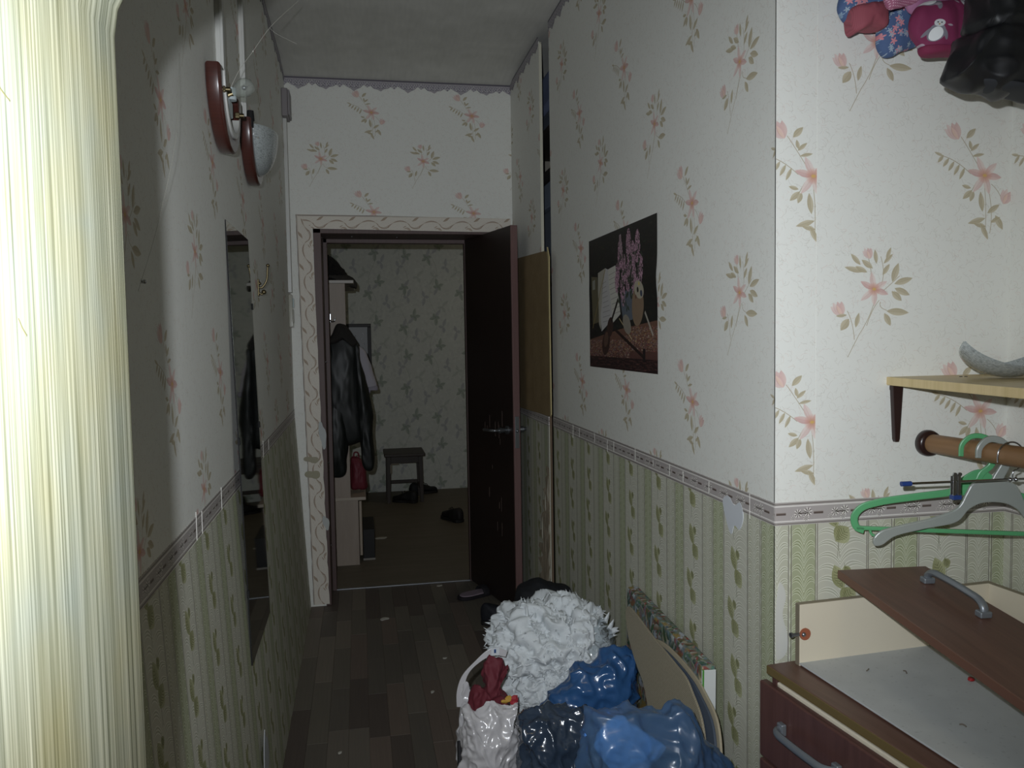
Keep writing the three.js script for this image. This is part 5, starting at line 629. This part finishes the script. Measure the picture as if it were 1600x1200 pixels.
{ // wire clip hanger
  const t = hanger('clip_hanger', 'chrome wire clip hanger with blue tips, foremost on the coat rail', -1.345, -0.06);
  obj('hook', tube([[-0.03, -0.012, 0], [-0.028, 0.01, 0], [-0.014, 0.024, 0], [0.006, 0.026, 0], [0.022, 0.014, 0], [0.026, -0.006, 0], [0.014, -0.026, 0], [0.004, -0.03, 0], [0.002, -0.046, 0]], 0.0016, 60, 8), chrome, t);
  obj('bar', [cyl(0.0024, 0.0024, 0.42, [-0.01, -0.046, 0], 'x', 12), ball(0.0045, [-0.004, -0.046, 0.002], 12), ball(0.0045, [0.008, -0.046, 0.002], 12)], chrome, t);
  for (const s of [-1, 1]) { obj('blue_tip', cyl(0.0048, 0.0048, 0.02, [s * 0.21 - 0.01, -0.046, 0], 'x', 16), bluePlastic, t); const c = obj('clip', [rb(-0.013, -0.05, 0.0035, -0.0035, 0.026, 0.006, 0.001), rb(0.003, -0.05, 0.0035, 0.0125, 0.026, 0.006, 0.001), rb(-0.013, -0.05, -0.006, 0.0125, 0.02, -0.0035, 0.001), cyl(0.007, 0.007, 0.004, [-0.008, 0.027, 0.005], 'z', 18), cyl(0.007, 0.007, 0.004, [0.008, 0.027, 0.005], 'z', 18)], chrome, t); c.scale.set(0.62, 0.55, 0.8); c.position.set(s * 0.088 - 0.03, -0.046, 0.001); obj('pad', rb(-0.015, -0.062, -0.007, 0.015, -0.046, 0.008, 0.002), bluePlastic, c); }
}

// ------------------------------------------------------------------ clothes hanging high in the niche
const printed = (bg, draw, w = 0.16, h = 0.16) => { const [c, g] = canvas(512, 512, bg); draw(g, 512); const t = texture(c); t.repeat.set(1 / w, 1 / h); return phys({ map: t, roughness: 0.8, bumpMap: noiseBump, bumpScale: 0.0008 }); };
const blueFloral = printed('#4a6088', (g, S) => { for (let i = 0; i < 60; i++) { const x = rnd() * S, y = rnd() * S; const f = i % 3; for (let k = 0; k < 5; k++) leaf(g, x, y, f ? 30 : 40, f ? 12 : 18, k * 1.26 + i, f === 0 ? ['#c0727e', '#d9a0a6'] : f === 1 ? ['#a9b6bc', '#8d9fb4'] : ['#6f88a8', '#9db0bc']); } }, 0.1, 0.1);
const polkaPink = printed('#a3607c', (g, S) => { for (let y = 0; y < 18; y++) for (let x = 0; x < 18; x++) { g.fillStyle = '#d8b0c0'; g.beginPath(); g.arc((x + (y % 2) / 2) * S / 18, y * S / 18, 7, 0, 7); g.fill(); } }, 0.07, 0.07);
const ribPink = (() => printed('#93505a', (g, S) => { for (let i = 0; i < 64; i++) { g.fillStyle = i % 2 ? 'rgba(176,80,96,.5)' : 'rgba(140,56,70,.5)'; g.fillRect(i * 8, 0, 4, S); } }, 0.08, 0.08))();
const pinkPlain = phys({ color: 0xa26c8e, roughness: 0.7 });
{
  const t = thing('childs_blue_jacket', 'blue floral childs jacket with rose ribbed cuff hanging in the niche', 'jacket', [1.052, 1.978, -1.502]); const P = (a) => rel(a, 1.03, 1.97);
  obj('sleeve', pillow(P([[0.940, 2.05], [0.944, 2.1], [0.94, 2.24], [1.07, 2.25], [1.06, 2.09], [1.042, 2.045], [0.96, 2.028]]), 0.035, 0.03, cloth(0.01, 16, 3)), blueFloral, t);
  obj('cuff', pillow(P([[0.954, 2.05], [0.984, 2.06], [1.031, 2.064], [1.034, 2.042], [1.031, 2.018], [0.984, 2.012], [0.96, 2.003], [0.953, 2.02]]), 0.032, 0.026, cloth(0.004, 26, 3), { power: 0.5 }), ribPink, t).position.z = 0.012;
  obj('body', pillow(P([[1.036, 2.02], [1.059, 2.053], [1.05, 2.24], [1.17, 2.25], [1.16, 2.05], [1.13, 1.995], [1.082, 1.986], [1.054, 1.973], [1.039, 1.984]]), 0.03, 0.03, cloth(0.01, 14, 11)), blueFloral, t).position.z = -0.012;
  obj('hanging_loop', tube([[0.07, 0.26, -0.04], [0.08, 0.31, -0.06], [0.09, 0.26, -0.04]], 0.003), pinkPlain, t);
}
{
  const t = thing('childs_pink_coat', 'pink childs coat with penguin printed lining hanging in the niche', 'coat', [1.122, 1.952, -1.405]); const P = (a) => rel(a, 1.13, 1.95);
  obj('outer', pillow(P([[1.063, 2.035], [1.07, 2.24], [1.25, 2.25], [1.246, 2.06], [1.145, 2.03], [1.086, 2.02]]), 0.03, 0.025, cloth(0.01, 14, 5)), pinkPlain, t).position.z = -0.02;
  obj('spotted_sleeve', pillow(P([[1.012, 2.06], [1.0, 2.2], [1.09, 2.21], [1.09, 2.065], [1.079, 2.049], [1.045, 2.034], [1.023, 2.032]]), 0.024, 0.024, cloth(0.008, 18, 9)), polkaPink, t).position.z = -0.01;
  const penguin = printed('#7c2a50', (g, S) => { const pg = (x, y, s, a) => { g.save(); g.translate(x, y); g.rotate(a); g.scale(s, s); g.fillStyle = '#7f7c86'; g.beginPath(); g.ellipse(0, 0, 62, 84, 0, 0, 7); g.fill(); g.beginPath(); g.ellipse(-66, 6, 16, 56, 0.5, 0, 7); g.ellipse(66, 6, 16, 56, -0.5, 0, 7); g.fill(); g.fillStyle = '#e2e4e4'; g.beginPath(); g.ellipse(0, 12, 46, 66, 0, 0, 7); g.fill(); g.fillStyle = '#c9cbcc'; g.beginPath(); g.ellipse(0, -92, 40, 36, 0, 0, 7); g.fill(); g.fillStyle = '#202024'; g.beginPath(); g.arc(-14, -96, 6, 0, 7); g.arc(14, -96, 6, 0, 7); g.fill(); g.fillStyle = '#a8803c'; g.beginPath(); g.moveTo(-8, -84); g.lineTo(8, -84); g.lineTo(0, -68); g.fill(); g.restore(); }; pg(130, 270, 1.05, -0.35); pg(390, 150, 0.95, 0.75); pg(400, 410, 0.7, 0.2); for (let i = 0; i < 14; i++) leaf(g, rnd() * S, rnd() * S, 34, 14, rnd() * 6, ['#9a8c98', '#b4a6ae']); }, 0.17, 0.138);
  obj('lining', pillow(P([[1.056, 2.011], [1.075, 2.035], [1.122, 2.046], [1.187, 2.05], [1.222, 2.05], [1.212, 2.005], [1.19, 1.958], [1.13, 1.95], [1.079, 1.948], [1.07, 1.964], [1.056, 1.982]]), 0.03, 0.03, cloth(0.009, 16, 2)), penguin, t).position.z = 0.004;
  obj('hem', pillow(P([[1.075, 1.956], [1.13, 1.957], [1.195, 1.968], [1.19, 1.952], [1.13, 1.944], [1.08, 1.943]]), 0.026, 0.026, null), phys({ color: 0x7a2446, roughness: 0.8 }), t).position.z = 0.006;
  obj('pompom', new THREE.SphereGeometry(0.017, 24, 16).scale(1.1, 0.85, 0.5).translate(-0.022, 0.103, 0.04), phys({ color: 0x6c6862, roughness: 1 }), t);
  obj('hanging_loop', tube([[0.03, 0.29, -0.06], [0.04, 0.34, -0.09], [0.05, 0.29, -0.06]], 0.003), pinkPlain, t);
}
{
  const t = thing('black_jacket', 'black quilted jacket sleeve hanging at the right of the niche', 'jacket', [1.16, 1.83, -1.27]); const P = (a) => rel(a, 1.16, 1.83); const m = phys({ color: 0x17181b, roughness: 0.5, clearcoat: 0.25, clearcoatRoughness: 0.4 });
  obj('sleeve', pillow(P([[1.083, 2.0], [1.088, 2.1], [1.1, 2.26], [1.29, 2.27], [1.285, 2.0], [1.272, 1.832], [1.27, 1.83], [1.163, 1.838], [1.075, 1.848], [1.046, 1.853], [1.032, 1.857], [1.029, 1.859], [1.031, 1.863], [1.047, 1.9], [1.07, 1.945]]), 0.055, 0.055, (x, y, z) => cloth(0.014, 10, 6)(x, y, z) - 0.01 * Math.exp(-(((y - 0.115) / 0.005) ** 2)) + 0.005 * ridge(x * 16 + 2, y * 22, z * 16) ** 2, { rings: 50, n: 220, power: 0.45 }), m, t);
  obj('cuff_lining', pillow(P([[1.065, 1.855], [1.163, 1.848], [1.25, 1.845], [1.25, 1.825], [1.163, 1.832], [1.1, 1.838]]), 0.04, 0.03, null), phys({ color: 0x2b2d31, roughness: 0.8 }), t);
  obj('hanging_loop', tube([[0.04, 0.42, -0.02], [0.05, 0.47, -0.05], [0.06, 0.42, -0.02]], 0.003), m, t);
}
{ // hook rail that carries the clothes, just above the frame
  const t = thing('hook_rail', 'wooden hook rail above the frame that carries the hanging clothes', 'hook rail', [1.14, 2.2, ZF + 0.001]); obj('rail', rb(-0.26, 0, 0, 0.26, 0.07, 0.018), rodWood, t); for (const x of [-0.03, 0.03, 0.09]) obj('hook', tube([[x, 0.035, 0.016], [x, 0.025, 0.05], [x, 0.03, x > 0.05 ? 0.27 : 0.1], [x, 0.06, x > 0.05 ? 0.275 : 0.105]], 0.004), steel, t);
}

renderer.render(scene, camera);
